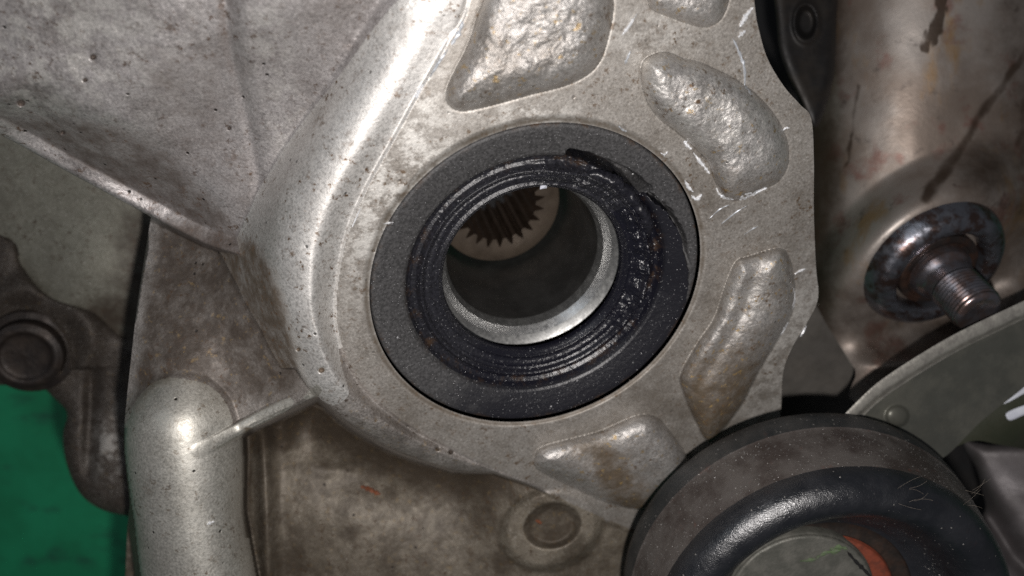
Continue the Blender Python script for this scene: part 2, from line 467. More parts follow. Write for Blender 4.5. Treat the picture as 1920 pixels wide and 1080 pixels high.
def mount_material(name, base, worn, grit, rough, rust=0.45):
    m = NT(name)
    col = m.mix(m.ramp(m.noise(110, 6, 0.65), 0.36, 0.62), base, worn)
    col = m.mix(m.math('MULTIPLY', m.ramp(m.noise(260, 5, 0.6, 4.0), 0.62, 0.78), rust), col, (0.17, 0.048, 0.024))
    vd, vc = m.voro(1500, 0.7)
    sep = m.n("ShaderNodeSeparateColor"); m.l(vc, sep.inputs[0])
    sp = m.math('MULTIPLY', m.ramp(vd, 0.15, 0.30, 1, 0), m.ramp(sep.outputs[1], 1 - grit, 1 - grit + 0.03))
    col = m.mix(sp, col, (0.20, 0.19, 0.18))
    nb = m.bump(m.noise(1500, 4, 0.6, 2.0), 0.09, 0.8)
    nb = m.bump(m.noise(4500, 2, 0.5, 3.0), 0.06, 0.9, nb)
    nb = m.bump(sp, 0.10, 0.8, nb)
    return m.out(col, m.ramp(m.noise(300, 4, 0.6, 5.0), 0.3, 0.7, rough - 0.06, rough + 0.12), 0.15, nb, 0.5 if rough > 0.4 else 1.0)
M['mountside'] = mount_material("brown_dusty_mount_side", (0.050, 0.039, 0.035), (0.110, 0.098, 0.091), 0.16, 0.44, 0.5)
M['mountblack'] = mount_material("black_mount_enamel", (0.010, 0.011, 0.014), (0.018, 0.019, 0.023), 0.06, 0.29, 0.05)
M['mountrim'] = mount_material("black_mount_back_rim", (0.020, 0.023, 0.025), (0.050, 0.049, 0.048), 0.16, 0.42, 0.1)
M['mounthub'] = simple("grey_green_hub_steel", (0.115, 0.115, 0.10), 0.5, 0.4, (0.17, 0.165, 0.145), 250, 0.15)
M['moss'] = simple("green_paint_trace", (0.10, 0.15, 0.07), 0.6, 0.0, (0.12, 0.13, 0.10), 900, 0.1)
M['ringbrown'] = simple("dark_brown_ring", (0.018, 0.014, 0.012), 0.55, 0.1, (0.035, 0.021, 0.015), 300, 0.1)
M['mountgrit'] = simple("grey_road_grit", (0.22, 0.21, 0.20), 0.35, 0.3, (0.10, 0.10, 0.10), 3000)
M['fibre'] = simple("pale_fibre", (0.26, 0.22, 0.18), 0.6, 0.0)

def tube_material():
    m = NT("rust_stained_tube_steel")
    col = m.mix(m.ramp(m.noise(45, 6, 0.6), 0.38, 0.62), (0.225, 0.18, 0.15), (0.33, 0.295, 0.268))
    st = ((0, 0, math.radians(12)), (1.0, 0.45, 1.0))
    col = m.mix(m.math('MULTIPLY', m.ramp(m.noise(75, 6, 0.65, 3.0, st), 0.54, 0.68), 0.8), col, (0.30, 0.185, 0.085))
    col = m.mix(m.math('MULTIPLY', m.ramp(m.noise(90, 5, 0.6, 8.0), 0.56, 0.68), 0.7), col, (0.19, 0.085, 0.068))
    col = m.mix(m.math('MULTIPLY', m.ramp(m.noise(260, 4, 0.6, 5.0), 0.60, 0.72), 0.5), col, (0.06, 0.045, 0.04))
    s = m.attr("soot_shade")
    sf = m.ramp(m.math('ADD', s, m.math('MULTIPLY', m.math('SUBTRACT', m.noise(130, 6, 0.7, 1.0), 0.5), 0.7)), 0.2, 0.9, 0, 0.93)
    col = m.mix(m.math('MULTIPLY', sf, m.ramp(s, 0.0, 0.1)), col, (0.050, 0.032, 0.021))
    nb = m.bump(m.noise(900, 4, 0.6, 2.0), 0.06, 0.8)
    return m.out(col, m.ramp(m.noise(120, 4, 0.6, 6.0), 0.3, 0.7, 0.42, 0.56), 0.55, nb)
M['tube'] = tube_material()

def floor_material():
    m = NT("green_painted_floor")
    col = m.mix(m.ramp(m.noise(28, 5, 0.6), 0.38, 0.66), (0.006, 0.23, 0.095), (0.010, 0.31, 0.135))
    col = m.mix(m.math('MULTIPLY', m.ramp(m.noise(45, 5, 0.65, 3.0, ((0, 0, 0.8), (1, 2.2, 1))), 0.52, 0.68), 0.75), col, (0.012, 0.055, 0.045))
    nb = m.bump(m.noise(300, 4, 0.6, 2.0), 0.2, 0.7)
    return m.out(col, 0.55, 0.0, nb)
M['floor'] = floor_material()

# ------------------------------------------------------------------ the gearbox housing
NAX = unit((0.2254, -0.4897, 0.8422))            # axis of the bore, out of the flat face
C0 = Pt(1014.3, 536.7, 150.0)                     # centre of the seal on the face
CF = float(NAX @ C0)                          # the plane n.p = CF
N_, E1, E2 = frame_of(NAX)
def t_face(u, v, h=0.0):
    a, b = ray(u, v)
    return (CF + h) / (NAX[0] * a + NAX[1] * b - NAX[2])
def bore_rho(u, v):
    p = P(u, v, t_face(u, v)) - C0
    return np.sqrt((p @ E1) ** 2 + (p @ E2) ** 2)

STEP = 2.0
GU0, GV0 = -260, -220
U, V = grid_uv(GU0, 1560, GV0, 1284, STEP)
OUT = [(-280, -240), (1392, -240), (1414, 0), (1424, 60), (1440, 112), (1470, 162), (1500, 196), (1521, 222), (1526, 300), (1526, 400), (1530, 500),
       (1534, 558), (1516, 600), (1486, 650), (1468, 700), (1464, 770), (1450, 830), (1420, 900), (1400, 1000), (1390, 1300), (226, 1300), (236, 1060), (240, 975),
       (243, 940), (236, 880), (232, 820), (237, 755), (245, 680), (257, 575), (270, 490), (283, 407), (250, 388), (120, 318), (0, 252), (-280, 112)]
# outline drawn smooth on the right hand side, sharp elsewhere
right = smooth_poly(OUT[1:20], 5, closed=False); left = smooth_poly(OUT[20:31], 4, closed=False); edge = smooth_poly(OUT[31:], 4, closed=False)
OUTP = np.concatenate([[OUT[0]], right, left, edge])
S_out = sdf(OUTP, U, V)
rho0 = bore_rho(U, V)
R_BORE = 29.9
S_hole = (R_BORE - rho0) / 0.085
S = np.maximum(S_out, S_hole)
U, V, Q = cut_grid(U, V, S, STEP)

FACE = [(890, -260), (882, 0), (845, 75), (793, 168), (742, 260), (692, 350), (657, 430), (637, 520), (633, 600), (650, 668), (690, 732), (760, 792),
        (850, 842), (930, 880), (1000, 906), (1080, 948), (1200, 1000), (1320, 1060), (1600, 1140), (1640, 500), (1600, -260)]
fp = smooth_poly(FACE[:18], 5, closed=False)
S_face = sdf(np.concatenate([fp, FACE[18:]]), U, V)
k_mm = 0.094
x_mm = (U - CU) * k_mm; y_mm = (V - CV) * k_mm

# rolled rim left of the flat face
Rr_t = np.interp(U, [580, 680, 760, 850, 925], [6.6, 5.2, 4.2, 2.9, 0.6])
Rr_s = np.interp(V, [200, 470, 560, 620, 700], [12.0, 12.0, 10.2, 8.4, 7.7])
wt = sstep(690, 770, V); Rr = Rr_s * (1 - wt) + Rr_t * wt
s0 = 0.30 + 0.38 * sstep(660, 770, V)
s_mm = np.maximum(S_face, 0) * k_mm
s_in = np.maximum(s_mm - s0 * Rr, 0); Rq = (1.156 - s0) / 0.93 * Rr
sc_ = np.minimum(s_in, 0.93 * Rq)
drop = Rq - np.sqrt(np.maximum(Rq ** 2 - sc_ ** 2, 0)) + np.maximum(s_in - 0.93 * Rq, 0) * np.where(V > 690, 40.0, 2.6)
# the rim stands proud of the machined face, most of all at its lower turn
Hc = np.interp(V, [60, 168, 300, 430, 560, 660, 740, 800, 850, 880], [0.3, 0.7, 1.4, 2.5, 4.0, 4.8, 4.0, 2.6, 1.4, 0.3])
Hc = np.minimum(Hc, Rr * 0.55)
drop = drop + 0.5 * sstep(0, 0.8, s_mm) - Hc * sstep(0.2, 0.50 * Rr, s_mm)
T = t_face(U, V, -drop)
T_rim = T.copy()

# the flank of the bell housing, upper left
flank_pts = [(-280, -240, 111), (250, -240, 109), (800, -240, 120), (500, -240, 114), (-280, 0, 121), (-280, 110, 131), (-60, -60, 116), (0, 0, 119), (250, -40, 116), (250, 60, 122), (430, 0, 120), (560, 0, 120), (700, -20, 122), (860, -40, 124), (760, -50, 121.5), (0, 100, 125), (160, 110, 125),
             (0, 190, 130), (150, 200, 130.5), (280, 235, 134.5), (320, 120, 125.8), (330, 180, 131), (400, 250, 138), (470, 250, 138), (560, 150, 132), (650, 120, 129.5), (580, 230, 138), (700, 60, 127), (640, 240, 138),
             (540, 330, 144), (500, 420, 149), (480, 480, 152), (0, 255, 146), (120, 318, 151.5), (250, 388, 156.5), (380, 452, 157), (300, 325, 145), (420, 380, 146), (200, 290, 142), (60, 225, 137.5)]
T_fl = rbf(flank_pts, U, V)
crease = smooth_poly([(420, -240), (428, 40), (445, 140), (470, 250), (488, 380), (486, 470)], 6, closed=False)
dl = dist_line(crease, U, V) * np.where(U > np.interp(V, crease[:, 1], crease[:, 0]), 1, -1)
amp = np.interp(V, [-50, 120, 300, 460], [1.8, 1.4, 0.8, 0.3])
T_fl = T_fl - amp * sstep(-12, 38, dl) * sstep(220, 60, dl) + 0.4 * np.exp(-(dl / 10) ** 2)
# shoulder where the dark facet turns down
shoulder = smooth_poly([(-280, 110), (-60, 180), (0, 206), (110, 215), (210, 222), (290, 262), (360, 340), (430, 430)], 6, closed=False)
sh = dist_line(shoulder, U, V)
T_fl = T_fl - 0.7 * np.exp(-(sh / 30) ** 2) * sstep(470, 300, U)
FL = smooth_poly([(-300, 102), (0, 252), (120, 318), (250, 388), (380, 456), (478, 492), (540, 560), (640, 560), (700, 360), (800, 160), (880, -30), (884, -270), (-300, -270)], 5)
S_fl = sdf(FL, U, V)
strip = sstep(520, 440, U)
T_fl = T_fl - 0.15 * np.clip(S_fl + 30, 0, 30) * strip
e = np.clip((S_fl + 9) / 9, 0, 1)
T_fl = T_fl + 0.9 * (1 - np.sqrt(1 - (0.97 * e) ** 2)) + np.maximum(S_fl, 0) * np.where(U < 480, 1.6, 0.35)
T = smin(T, T_fl, np.interp(V, [20, 220], [7.0, 2.6]))

# lower wall behind rim and boss
low_pts = [(240, 900, 186), (240, 1280, 194), (700, 1280, 193), (1200, 1280, 198), (240, 1100, 190), (450, 900, 182), (520, 800, 184), (560, 800, 181), (560, 1100, 186), (700, 850, 187), (620, 800, 187), (800, 880, 187), (680, 960, 182.5), (760, 1060, 185),
           (860, 900, 186), (900, 960, 184), (920, 1090, 187), (940, 890, 180), (1000, 930, 177.5), (1030, 1000, 181.5), (1120, 1000, 184), (1200, 1060, 190.5), (1140, 1110, 192),
           (1020, 1100, 187), (600, 760, 184), (1300, 1050, 195)]
T_low = rbf(low_pts, U, V)
T_low = T_low + 0.9 * fbm(x_mm * 0.16, y_mm * 0.16, 40, 4)
# the wall runs in behind rim and rib
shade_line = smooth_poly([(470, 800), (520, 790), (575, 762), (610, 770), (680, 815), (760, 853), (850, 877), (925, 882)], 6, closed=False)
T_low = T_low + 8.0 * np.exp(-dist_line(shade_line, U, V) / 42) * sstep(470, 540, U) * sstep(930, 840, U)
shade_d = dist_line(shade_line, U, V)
# drain boss with its dished hole
du = (U - 1033); dv = (V - 992)
rb = np.sqrt((du * math.cos(0.3) - dv * math.sin(0.3)) ** 2 / 84 ** 2 + (du * math.sin(0.3) + dv * math.cos(0.3)) ** 2 / 66 ** 2)
T_low = T_low - 2.2 * sstep(1.25, 0.95, rb)
dh = np.sqrt(((U - 1036) * math.cos(0.25) - (V - 986) * math.sin(0.25)) ** 2 / 58 ** 2 + ((U - 1036) * math.sin(0.25) + (V - 986) * math.cos(0.25)) ** 2 / 45 ** 2)
T_low = T_low + 3.4 * sstep(1.02, 0.62, dh)
# a fold running down beside the boss
T_low = T_low - 5.0 * np.exp(-((U - 497 - (V - 900) * 0.03) / 17) ** 2) * sstep(760, 830, V) - 1.2 * np.exp(-((U - 640) / 60) ** 2 - ((V - 880) / 18) ** 2)
T = smin(T, T_low, 2.2)

# the web, its rib and the round boss
WEB = smooth_poly([(300, 400), (480, 440), (545, 560), (575, 690), (578, 742), (480, 792), (392, 838), (330, 810), (236, 800), (243, 690), (257, 580), (276, 470)], 5)
T_web = rbf([(270, 480, 163), (400, 480, 160), (515, 545, 150), (470, 500, 154), (556, 690, 152.5), (300, 620, 157.5), (420, 640, 157), (340, 695, 154), (255, 715, 158), (410, 735, 157), (480, 725, 157), (545, 735, 154.2), (480, 775, 156.6), (405, 815, 157)], U, V)
S_web = sdf(WEB, U, V)
T_web = T_web + 0.5 * fbm(x_mm * 0.25, y_mm * 0.25, 23, 4)
T = smin(T, T_web + np.maximum(S_web, 0) * 4.0, 1.6)
rib = np.array([(370, 846), (395, 834), (470, 792), (560, 747), (592, 730)], float)
dr = dist_line(smooth_poly(rib, 5, closed=False), U, V) * k_mm
T_rib = np.interp(U, [330, 400, 480, 560, 600], [152, 155.6, 156.4, 154.2, 151.0]) + 1.1 - np.sqrt(np.maximum(1.3 ** 2 - dr ** 2, 0.0)) + np.maximum(dr - 1.15, 0) * 40.0
T = smin(T, T_rib, 1.8)
# boss: a round column whose domed end faces up the picture
ax_u = np.interp(V, [700, 820, 950, 1080], [347, 344, 352, 372])
rad_u = np.interp(V, [700, 860, 960, 1100], [110, 110, 103, 108])
vv = np.maximum(825 - V, 0)
db = np.sqrt((U - ax_u) ** 2 + (vv * 0.86) ** 2) / rad_u
T_boss = 160.6 + 0.0215 * 45 * np.log1p(np.exp((V - 850) / 45.0)) - 11.0 * np.sqrt(np.maximum(1 - np.minimum(db, 0.985) ** 2, 0)) + np.maximum(db - 0.985, 0) * np.where(V > 800, 220, 40)
ra, rb_ = ray(U, V); rc, _ = ray(ax_u, V)
T_boss = T_boss * np.sqrt((1 + rc ** 2 + rb_ ** 2) / (1 + ra ** 2 + rb_ ** 2))
T = smin(T, T_boss, np.interp(V, [790, 900], [6.0, 2.0]))

# raised pads on the flat face
PADS = [
    ("pad", [(1040, -110), (950, -90), (905, 5), (878, 85), (843, 155), (838, 188), (860, 206), (905, 200), (990, 177), (1070, 155), (1118, 122), (1140, 65), (1148, 0), (1128, -80)], 5.2, 62, 6),
    ("pad", [(1203, 132), (1212, 110), (1245, 98), (1280, 110), (1327, 124), (1393, 159), (1440, 202), (1471, 253), (1477, 303), (1459, 338), (1428, 354), (1389, 373), (1358, 369),
             (1339, 334), (1325, 299), (1277, 253), (1230, 214), (1207, 171)], 5.0, 52, 5),
    ("pad", [(1380, 492), (1403, 482), (1459, 467), (1478, 482), (1488, 526), (1488, 569), (1476, 605), (1455, 641), (1419, 701), (1391, 757), (1352, 808), (1326, 826), (1304, 789),
             (1280, 733), (1277, 701), (1308, 645), (1340, 597), (1360, 538)], 4.6, 46, 5),
    ("pad", [(1022, 837), (1120, 811), (1192, 781), (1226, 781), (1251, 804), (1292, 865), (1292, 905), (1218, 952), (1150, 945), (1080, 915), (1010, 880), (1004, 857)], 4.4, 46, 5),
    ("pad", [(1213, -30), (1216, 2), (1224, 18), (1257, 31), (1288, 43), (1319, 50), (1347, 38), (1363, 8), (1365, -30), (1340, -60), (1230, -60)], 3.2, 34, 5),
]
pad_id = np.zeros(U.shape, int)
pad_in = np.zeros(U.shape)
for i, (nm, pts, H, w, sn) in enumerate(PADS):
    sd = sdf(smooth_poly(pts, sn), U, V, margin=80)
    x = np.clip(-sd / w, 0, 1)
    prof = np.sqrt(np.maximum(1 - (1 - x) ** 2, 0))
    lump = 1 + 0.28 * fbm(x_mm * 0.14 + i * 9, y_mm * 0.14, 60 + i, 3)
    rough = (0.24 * fbm(x_mm * 0.75, y_mm * 0.75, 80 + i, 4) + 0.14 * fbm(x_mm * 2.2, y_mm * 3, 180 + i, 3)) * np.clip(x * 3, 0, 1)
    h = H * prof * lump + rough
    if i == 2:   # a groove runs along this pad
        g = dist_line(np.array([(1430, 480), (1392, 580), (1345, 660), (1300, 730)], float), U, V)
        h = h - 1.1 * np.exp(-(g / 16) ** 2) * x
    m = sd < 0
    T = np.where(m, t_face(U, V, h), T)
    # a narrow machining groove round each pad
    T = T + 0.10 * np.exp(-((sd - 1) / 3.0) ** 2) * (sd > -6)
    pad_id[m] = i + 1; pad_in = np.maximum(pad_in, x)
# bright chamfer at the mouth of the bore
rho = bore_rho(U, V)
T = T + 0.7 * sstep(31.2, 29.9, rho) * (S_face < 0)
# cast grain everywhere but the machined face
castm = np.where((S_face < 0) & (pad_id == 0), 0.12, 0.75) * np.where(T_boss < T + 2.5, 0.3, 1.0) * np.where((T_rim < T + 1.0) & (S_face > 0), 0.45, 1.0)
T = T + castm * (0.22 * fbm(x_mm * 0.55, y_mm * 0.55, 3, 4) + 0.12 * fbm(x_mm * 2.2, y_mm * 2.2, 9, 3))

# a few casting pores
PITS = [(175, 107, 7), (40, 193, 9), (603, 694, 7), (845, 848, 5), (820, 842, 5), (160, 150, 5), (430, 240, 4), (118, 248, 5), (700, 470, 3), (560, 655, 5)]
pit = np.zeros(U.shape)
for pu, pv, pr_ in PITS:
    dd = np.hypot(U - pu, (V - pv) * 1.2) / pr_
    pit = np.maximum(pit, sstep(1.1, 0.5, dd))
T = T + 1.0 * pit
# regions of the one casting
is_face = (S_face < 0) & (pad_id == 0)
reg = np.full(U.shape, 1)                                           # flank
reg[(T_rim < T_fl + 0.5) & (S_face >= 0) & (T_rim < T_low)] = 2      # rolled rim
reg[T_web < np.minimum(T_fl, np.minimum(T_rim, T_low))] = 3
reg[T_low < np.minimum(np.minimum(T_fl, T_rim), np.minimum(np.where(S_web < 3, T_web, 999), T_rib))] = 4
reg[(T_rib < np.minimum(T_web + 0.3, T_low)) & (dr < 1.4) & (S_web > -18) & (U > 385)] = 5
reg[(db < 1.0) & (T_boss < np.where(S_web < 0, T_web, 999) + 1.0) & (T_boss < T_low)] = 6
reg[(rb < 1.12) & (reg == 4)] = 7
reg[is_face] = 8
for i in range(5): reg[pad_id == i + 1] = 10 + i
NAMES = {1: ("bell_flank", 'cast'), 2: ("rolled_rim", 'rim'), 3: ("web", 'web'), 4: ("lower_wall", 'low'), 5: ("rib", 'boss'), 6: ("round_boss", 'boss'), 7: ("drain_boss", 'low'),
         8: ("flat_face", 'face'), 10: ("raised_pad", 'pad'), 11: ("raised_pad", 'pad'), 12: ("raised_pad", 'pad'), 13: ("raised_pad", 'pad'), 14: ("raised_pad", 'pad')}

# dirt lying on the casting plus painted shade, and pale oxide powder
dirt_shade = np.zeros(U.shape)
dirt_shade = np.maximum(dirt_shade, 0.80 * sstep(10, -30, S_web) * sstep(860, 700, V) * sstep(0.62, 1.05, db))
facet = sdf(smooth_poly([(-280, 100), (-60, 182), (0, 208), (140, 222), (250, 248), (330, 300), (420, 395), (462, 458), (450, 474), (370, 438), (250, 378), (120, 308), (0, 246), (-280, 112)], 4), U, V)
dirt_shade = np.maximum(dirt_shade, sstep(-14, -32, S_fl) * 0.66 * sstep(30, -22, facet) )  # shade of the down-turned facet, painted into its colour
dirt_shade = np.maximum(dirt_shade, 0.30 * sstep(60, 0, np.abs(dl + 60)) * sstep(420, 250, V))
dirt_shade = np.maximum(dirt_shade, 0.5 * np.exp(-((dl + 10) / 16) ** 2) * sstep(330, 120, V) * (reg == 1))
valley = sdf(smooth_poly([(230, 110), (420, 60), (470, 250), (484, 440), (400, 380), (300, 260)], 4), U, V)
dirt_shade = np.maximum(dirt_shade, 0.42 * sstep(40, -50, valley) * (reg == 1))
dirt_shade = np.maximum(dirt_shade, 0.34 * sstep(240, 60, np.hypot(U - 640, (V - 20) * 1.4)))
dirt_shade = np.maximum(dirt_shade, 0.38 * sstep(110, 10, np.abs(dl + 30)) * sstep(40, 120, V) * sstep(450, 380, V) * (U < 486) * (reg == 1))
dirt_shade = np.maximum(dirt_shade, 0.55 * (reg == 4)); dirt_shade = np.maximum(dirt_shade, 0.3 * (reg == 7)); dirt_shade = np.where(dh < 0.95, 0.7, dirt_shade)
dirt_shade = np.maximum(dirt_shade, 0.95 * sstep(120, 20, shade_d) * (reg == 4))  # shade under the rim tail, painted in as dark brown
dirt_shade = np.maximum(dirt_shade, 0.8 * sstep(70, 0, np.hypot((U - 650), (V - 1000) * 1.4)) * (reg == 4))
dirt_shade = np.maximum(dirt_shade, 0.9 * np.exp(-((U - 465) / 14) ** 2) * (V > 800) * (V < 1010))  # shade of the fold beside the boss, painted as a dark band
dirt_shade = np.where(reg == 10, 0.22 + 0.3 * sstep(0.5, 0.0, pad_in) * sstep(60, 170, V), dirt_shade)
dirt_shade = np.where(reg == 11, 0.14 + 0.34 * sstep(260, 360, V), dirt_shade)
dirt_shade = np.where(reg == 12, 0.42 + 0.42 * sstep(610, 760, V), dirt_shade)
dirt_shade = np.where(reg == 13, 0.30 + 0.55 * np.exp(-((U - 1140 - (V - 870) * 0.6) / 52) ** 2) * sstep(800, 850, V), dirt_shade)
dirt_shade = np.where(reg == 14, 0.3, dirt_shade)
dirt_shade = np.where(is_face, 0.16 + 0.12 * sstep(600, 850, V) + 0.5 * np.exp(-((rho - 30.4) / 0.5) ** 2), dirt_shade)
dirt_shade = np.maximum(dirt_shade, 1.3 * pit)
powder = np.zeros(U.shape)
powder = np.where(reg == 11, 0.45 * sstep(330, 260, V), powder)
powder = np.where(reg == 12, 0.35 * sstep(640, 560, V), powder)
powder = np.maximum(powder, 0.85 * sstep(150, 30, np.hypot((U - 735 - (V - 330) * -0.35), (V - 330) * 0.45)) * is_face)
powder = np.maximum(powder, 0.75 * np.exp(-((V - 215) / 28) ** 2 - ((U - 1000) / 110) ** 2) * is_face)
powder = np.maximum(powder, 0.55 * np.exp(-((V - 60) / 60) ** 2 - ((U - 1220) / 90) ** 2) * is_face)
powder = np.maximum(powder, 0.45 * np.exp(-((V - 640) / 190) ** 2) * sstep(1430, 1500, U + (V - 560) * 0.45) * is_face)
powder = np.maximum(powder, 0.55 * sstep(420, 40, np.hypot(U - 60, (V - 60) * 1.3)) * (reg == 1))
powder = np.maximum(powder, 0.4 * sstep(60, 0, np.abs(dl - 70)) * (V < 330) * (reg == 1))

verts = P(U, V, T).reshape(-1, 3)
VN = vert_normals(verts, Q)
root = thing("gearbox_housing", "weathered grey aluminium gearbox housing with raised pads around its open round bore", "gearbox housing", C0 - NAX * 25)
fr = reg.ravel()[Q]
freg = np.where(fr[:, 0] == fr[:, 2], fr[:, 0], np.maximum(fr[:, 1], fr[:, 3]))
dirt_shade_f = dirt_shade.ravel(); pow_f = powder.ravel()
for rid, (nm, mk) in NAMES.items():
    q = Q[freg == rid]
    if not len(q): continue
    v2, q2, n2, d2_, p2 = compact(verts, q, VN, dirt_shade_f, pow_f)
    PART = link(nm, mesh_np(nm, v2, q2, n2, {"dirt_shade": d2_, "powder": p2}), M[mk], root)
    if nm == "flat_face": flat_face = PART
# side walls: outside edge and bore
be = boundary(Q); mid = verts[be].mean(1)
rb_e = np.sqrt(((mid - C0) @ E1) ** 2 + ((mid - C0) @ E2) ** 2)
inb = (rb_e < 30.8) & (np.abs((mid - C0) @ NAX) < 4)
for nm, sel, back in (("outer_edge", ~inb, lambda p: p * (1 + 16 / np.linalg.norm(p, axis=1, keepdims=True))), ("bore_wall", inb, lambda p: p - NAX * 9)):
    e = be[sel]; bv = np.unique(e); mp = np.zeros(len(verts), np.int64); mp[bv] = np.arange(len(bv))
    w, qw, on = edge_wall(verts, e, bv, mp, back)
    link(nm, mesh_np(nm, w, qw, on, {"dirt_shade": np.full(len(w), 0.3), "powder": np.zeros(len(w))}), M['face'], root)

Tg = T; gu0, gv0 = GU0, GV0
def t_cast(u, v):
    j = np.clip(((np.asarray(u) - gu0) / STEP).round().astype(int), 0, Tg.shape[1] - 1); i = np.clip(((np.asarray(v) - gv0) / STEP).round().astype(int), 0, Tg.shape[0] - 1)
    return Tg[i, j]
BURRS = [([(1194, 26), (1184, 42), (1172, 58), (1166, 66)], 4, 'burr'), ([(1412, 14), (1400, 28), (1392, 42), (1387, 50)], 6, 'burr'), ([(1398, 57), (1390, 64), (1384, 70)], 5, 'burr'),
         ([(1374, 72), (1386, 98), (1396, 128), (1396, 160)], 4.5, 'scuff'), ([(1396, 160), (1404, 170), (1410, 178)], 3, 'scuff'), ([(1283, 264), (1288, 272), (1297, 280)], 6, 'burr'),
         ([(1300, 286), (1312, 302), (1322, 314), (1331, 326)], 4.5, 'burr'), ([(1343, 352), (1349, 364), (1362, 372), (1376, 374)], 3.5, 'burr'),
         ([(1386, 374), (1400, 366), (1416, 362), (1438, 352)], 6, 'burr'), ([(1284, 338), (1290, 350), (1300, 360)], 4, 'burr'), ([(1296, 366), (1306, 374), (1316, 364)], 5, 'burr'),
         ([(1238, 286), (1246, 290), (1252, 284)], 3, 'burr'), ([(793, 158), (786, 170), (780, 184)], 6, 'burr'), ([(868, 40), (860, 62), (846, 84)], 6, 'scuff'),
         ([(840, 92), (822, 118), (806, 146)], 3.5, 'scuff'), ([(676, 390), (668, 408), (660, 426)], 2.6, 'burr'), ([(1466, 246), (1474, 240), (1480, 240)], 3, 'burr'),
         ([(1488, 540), (1490, 560), (1486, 580)], 2.6, 'burr'), ([(1478, 604), (1470, 618), (1462, 630)], 2.6, 'burr'), ([(1490, 514), (1500, 508), (1510, 504)], 3.2, 'burr'),
         ([(1182, 96), (1176, 110), (1172, 120)], 4, 'scuff'), ([(1160, 236), (1168, 244), (1176, 246)], 3, 'scuff'), ([(718, 420), (728, 418), (738, 417)], 2.2, 'burr'),
         ([(1330, 410), (1350, 392), (1368, 384)], 2.0, 'scuff'), ([(1352, 420), (1380, 398), (1400, 386)], 2.0, 'scuff'), ([(1395, 985 - 545), (1410, 430), (1422, 424)], 2.0, 'scuff'),
         ([(1512, 610), (1506, 622), (1500, 632)], 2.6, 'burr'), ([(388, 984), (394, 980), (402, 978)], 4, 'burr')]
for i, (pts, w, mk) in enumerate(BURRS):
    ribbon("burr", pts, w * 1.0, t_cast, M[mk], flat_face, seed=i, lift=0.05, hgt=0.25)

M['rustflake'] = simple("orange_rust_flake", (0.22, 0.07, 0.03), 0.6, 0.0, (0.14, 0.05, 0.025), 900, 0.1)
ribbon("rust_flake", [(676, 912), (690, 916), (702, 922), (714, 927)], 5, t_cast, M['rustflake'], root, seed=91, lift=0.1, hgt=0.3)
ribbon("rust_flake", [(1004, 976), (1010, 978), (1016, 982)], 5, t_cast, M['rustflake'], root, seed=92, lift=0.1, hgt=0.3)
# ------------------------------------------------------------------ the oil seal
seal = thing("oil_seal", "worn black rubber oil seal with torn lip set in the gearbox bore", "oil seal", C0 - NAX * 6)
prof_r = np.array([29.9, 29.7, 29.4, 29.0, 28.4, 26.5, 24.8, 24.2, 23.8, 23.4, 23.0, 22.3, 21.6, 21.2, 20.85, 20.5, 20.2, 19.8, 19.4, 19.0, 18.6, 18.2, 17.9, 17.6, 17.3, 17.0, 16.8, 16.65, 16.6])
prof_h = np.array([-1.6, -0.8, -0.45, -0.4, -0.5, -1.0, -1.55, -1.75, -2.05, -2.8, -3.6, -4.1, -3.9, -3.3, -2.85, -3.1, -3.75, -4.0, -3.9, -4.0, -4.2, -4.3, -4.2, -4.05, -4.4, -4.7, -4.95, -5.3, -6.0])
def ang(u, v):
    p = P(u, v, t_face(u, v, -2.5)) - C0; return math.atan2(float(p @ E2), float(p @ E1))
A_T0, A_T1 = ang(1060, 296), ang(1218, 352)       # torn slit, upper right
A_W = ang(1290, 420)
A_L0, A_L1 = ang(1206, 362), ang(1316, 560)
def lap(TH, x, y):
    dth = (TH + math.pi) % (2 * math.pi) - math.pi
    f = (A_L0 - dth) / (A_L0 - A_L1)
    k = np.hypot(x, y); cx, cy = x / k * 25, y / k * 25
    return f, 24.0 + 5.0 * np.clip(f, 0, 1) ** 0.75 + 1.5 * fbm(cx * 0.45, cy * 0.45, 12, 4) + 0.4 * fbm(cx * 2, cy * 2, 13, 3)
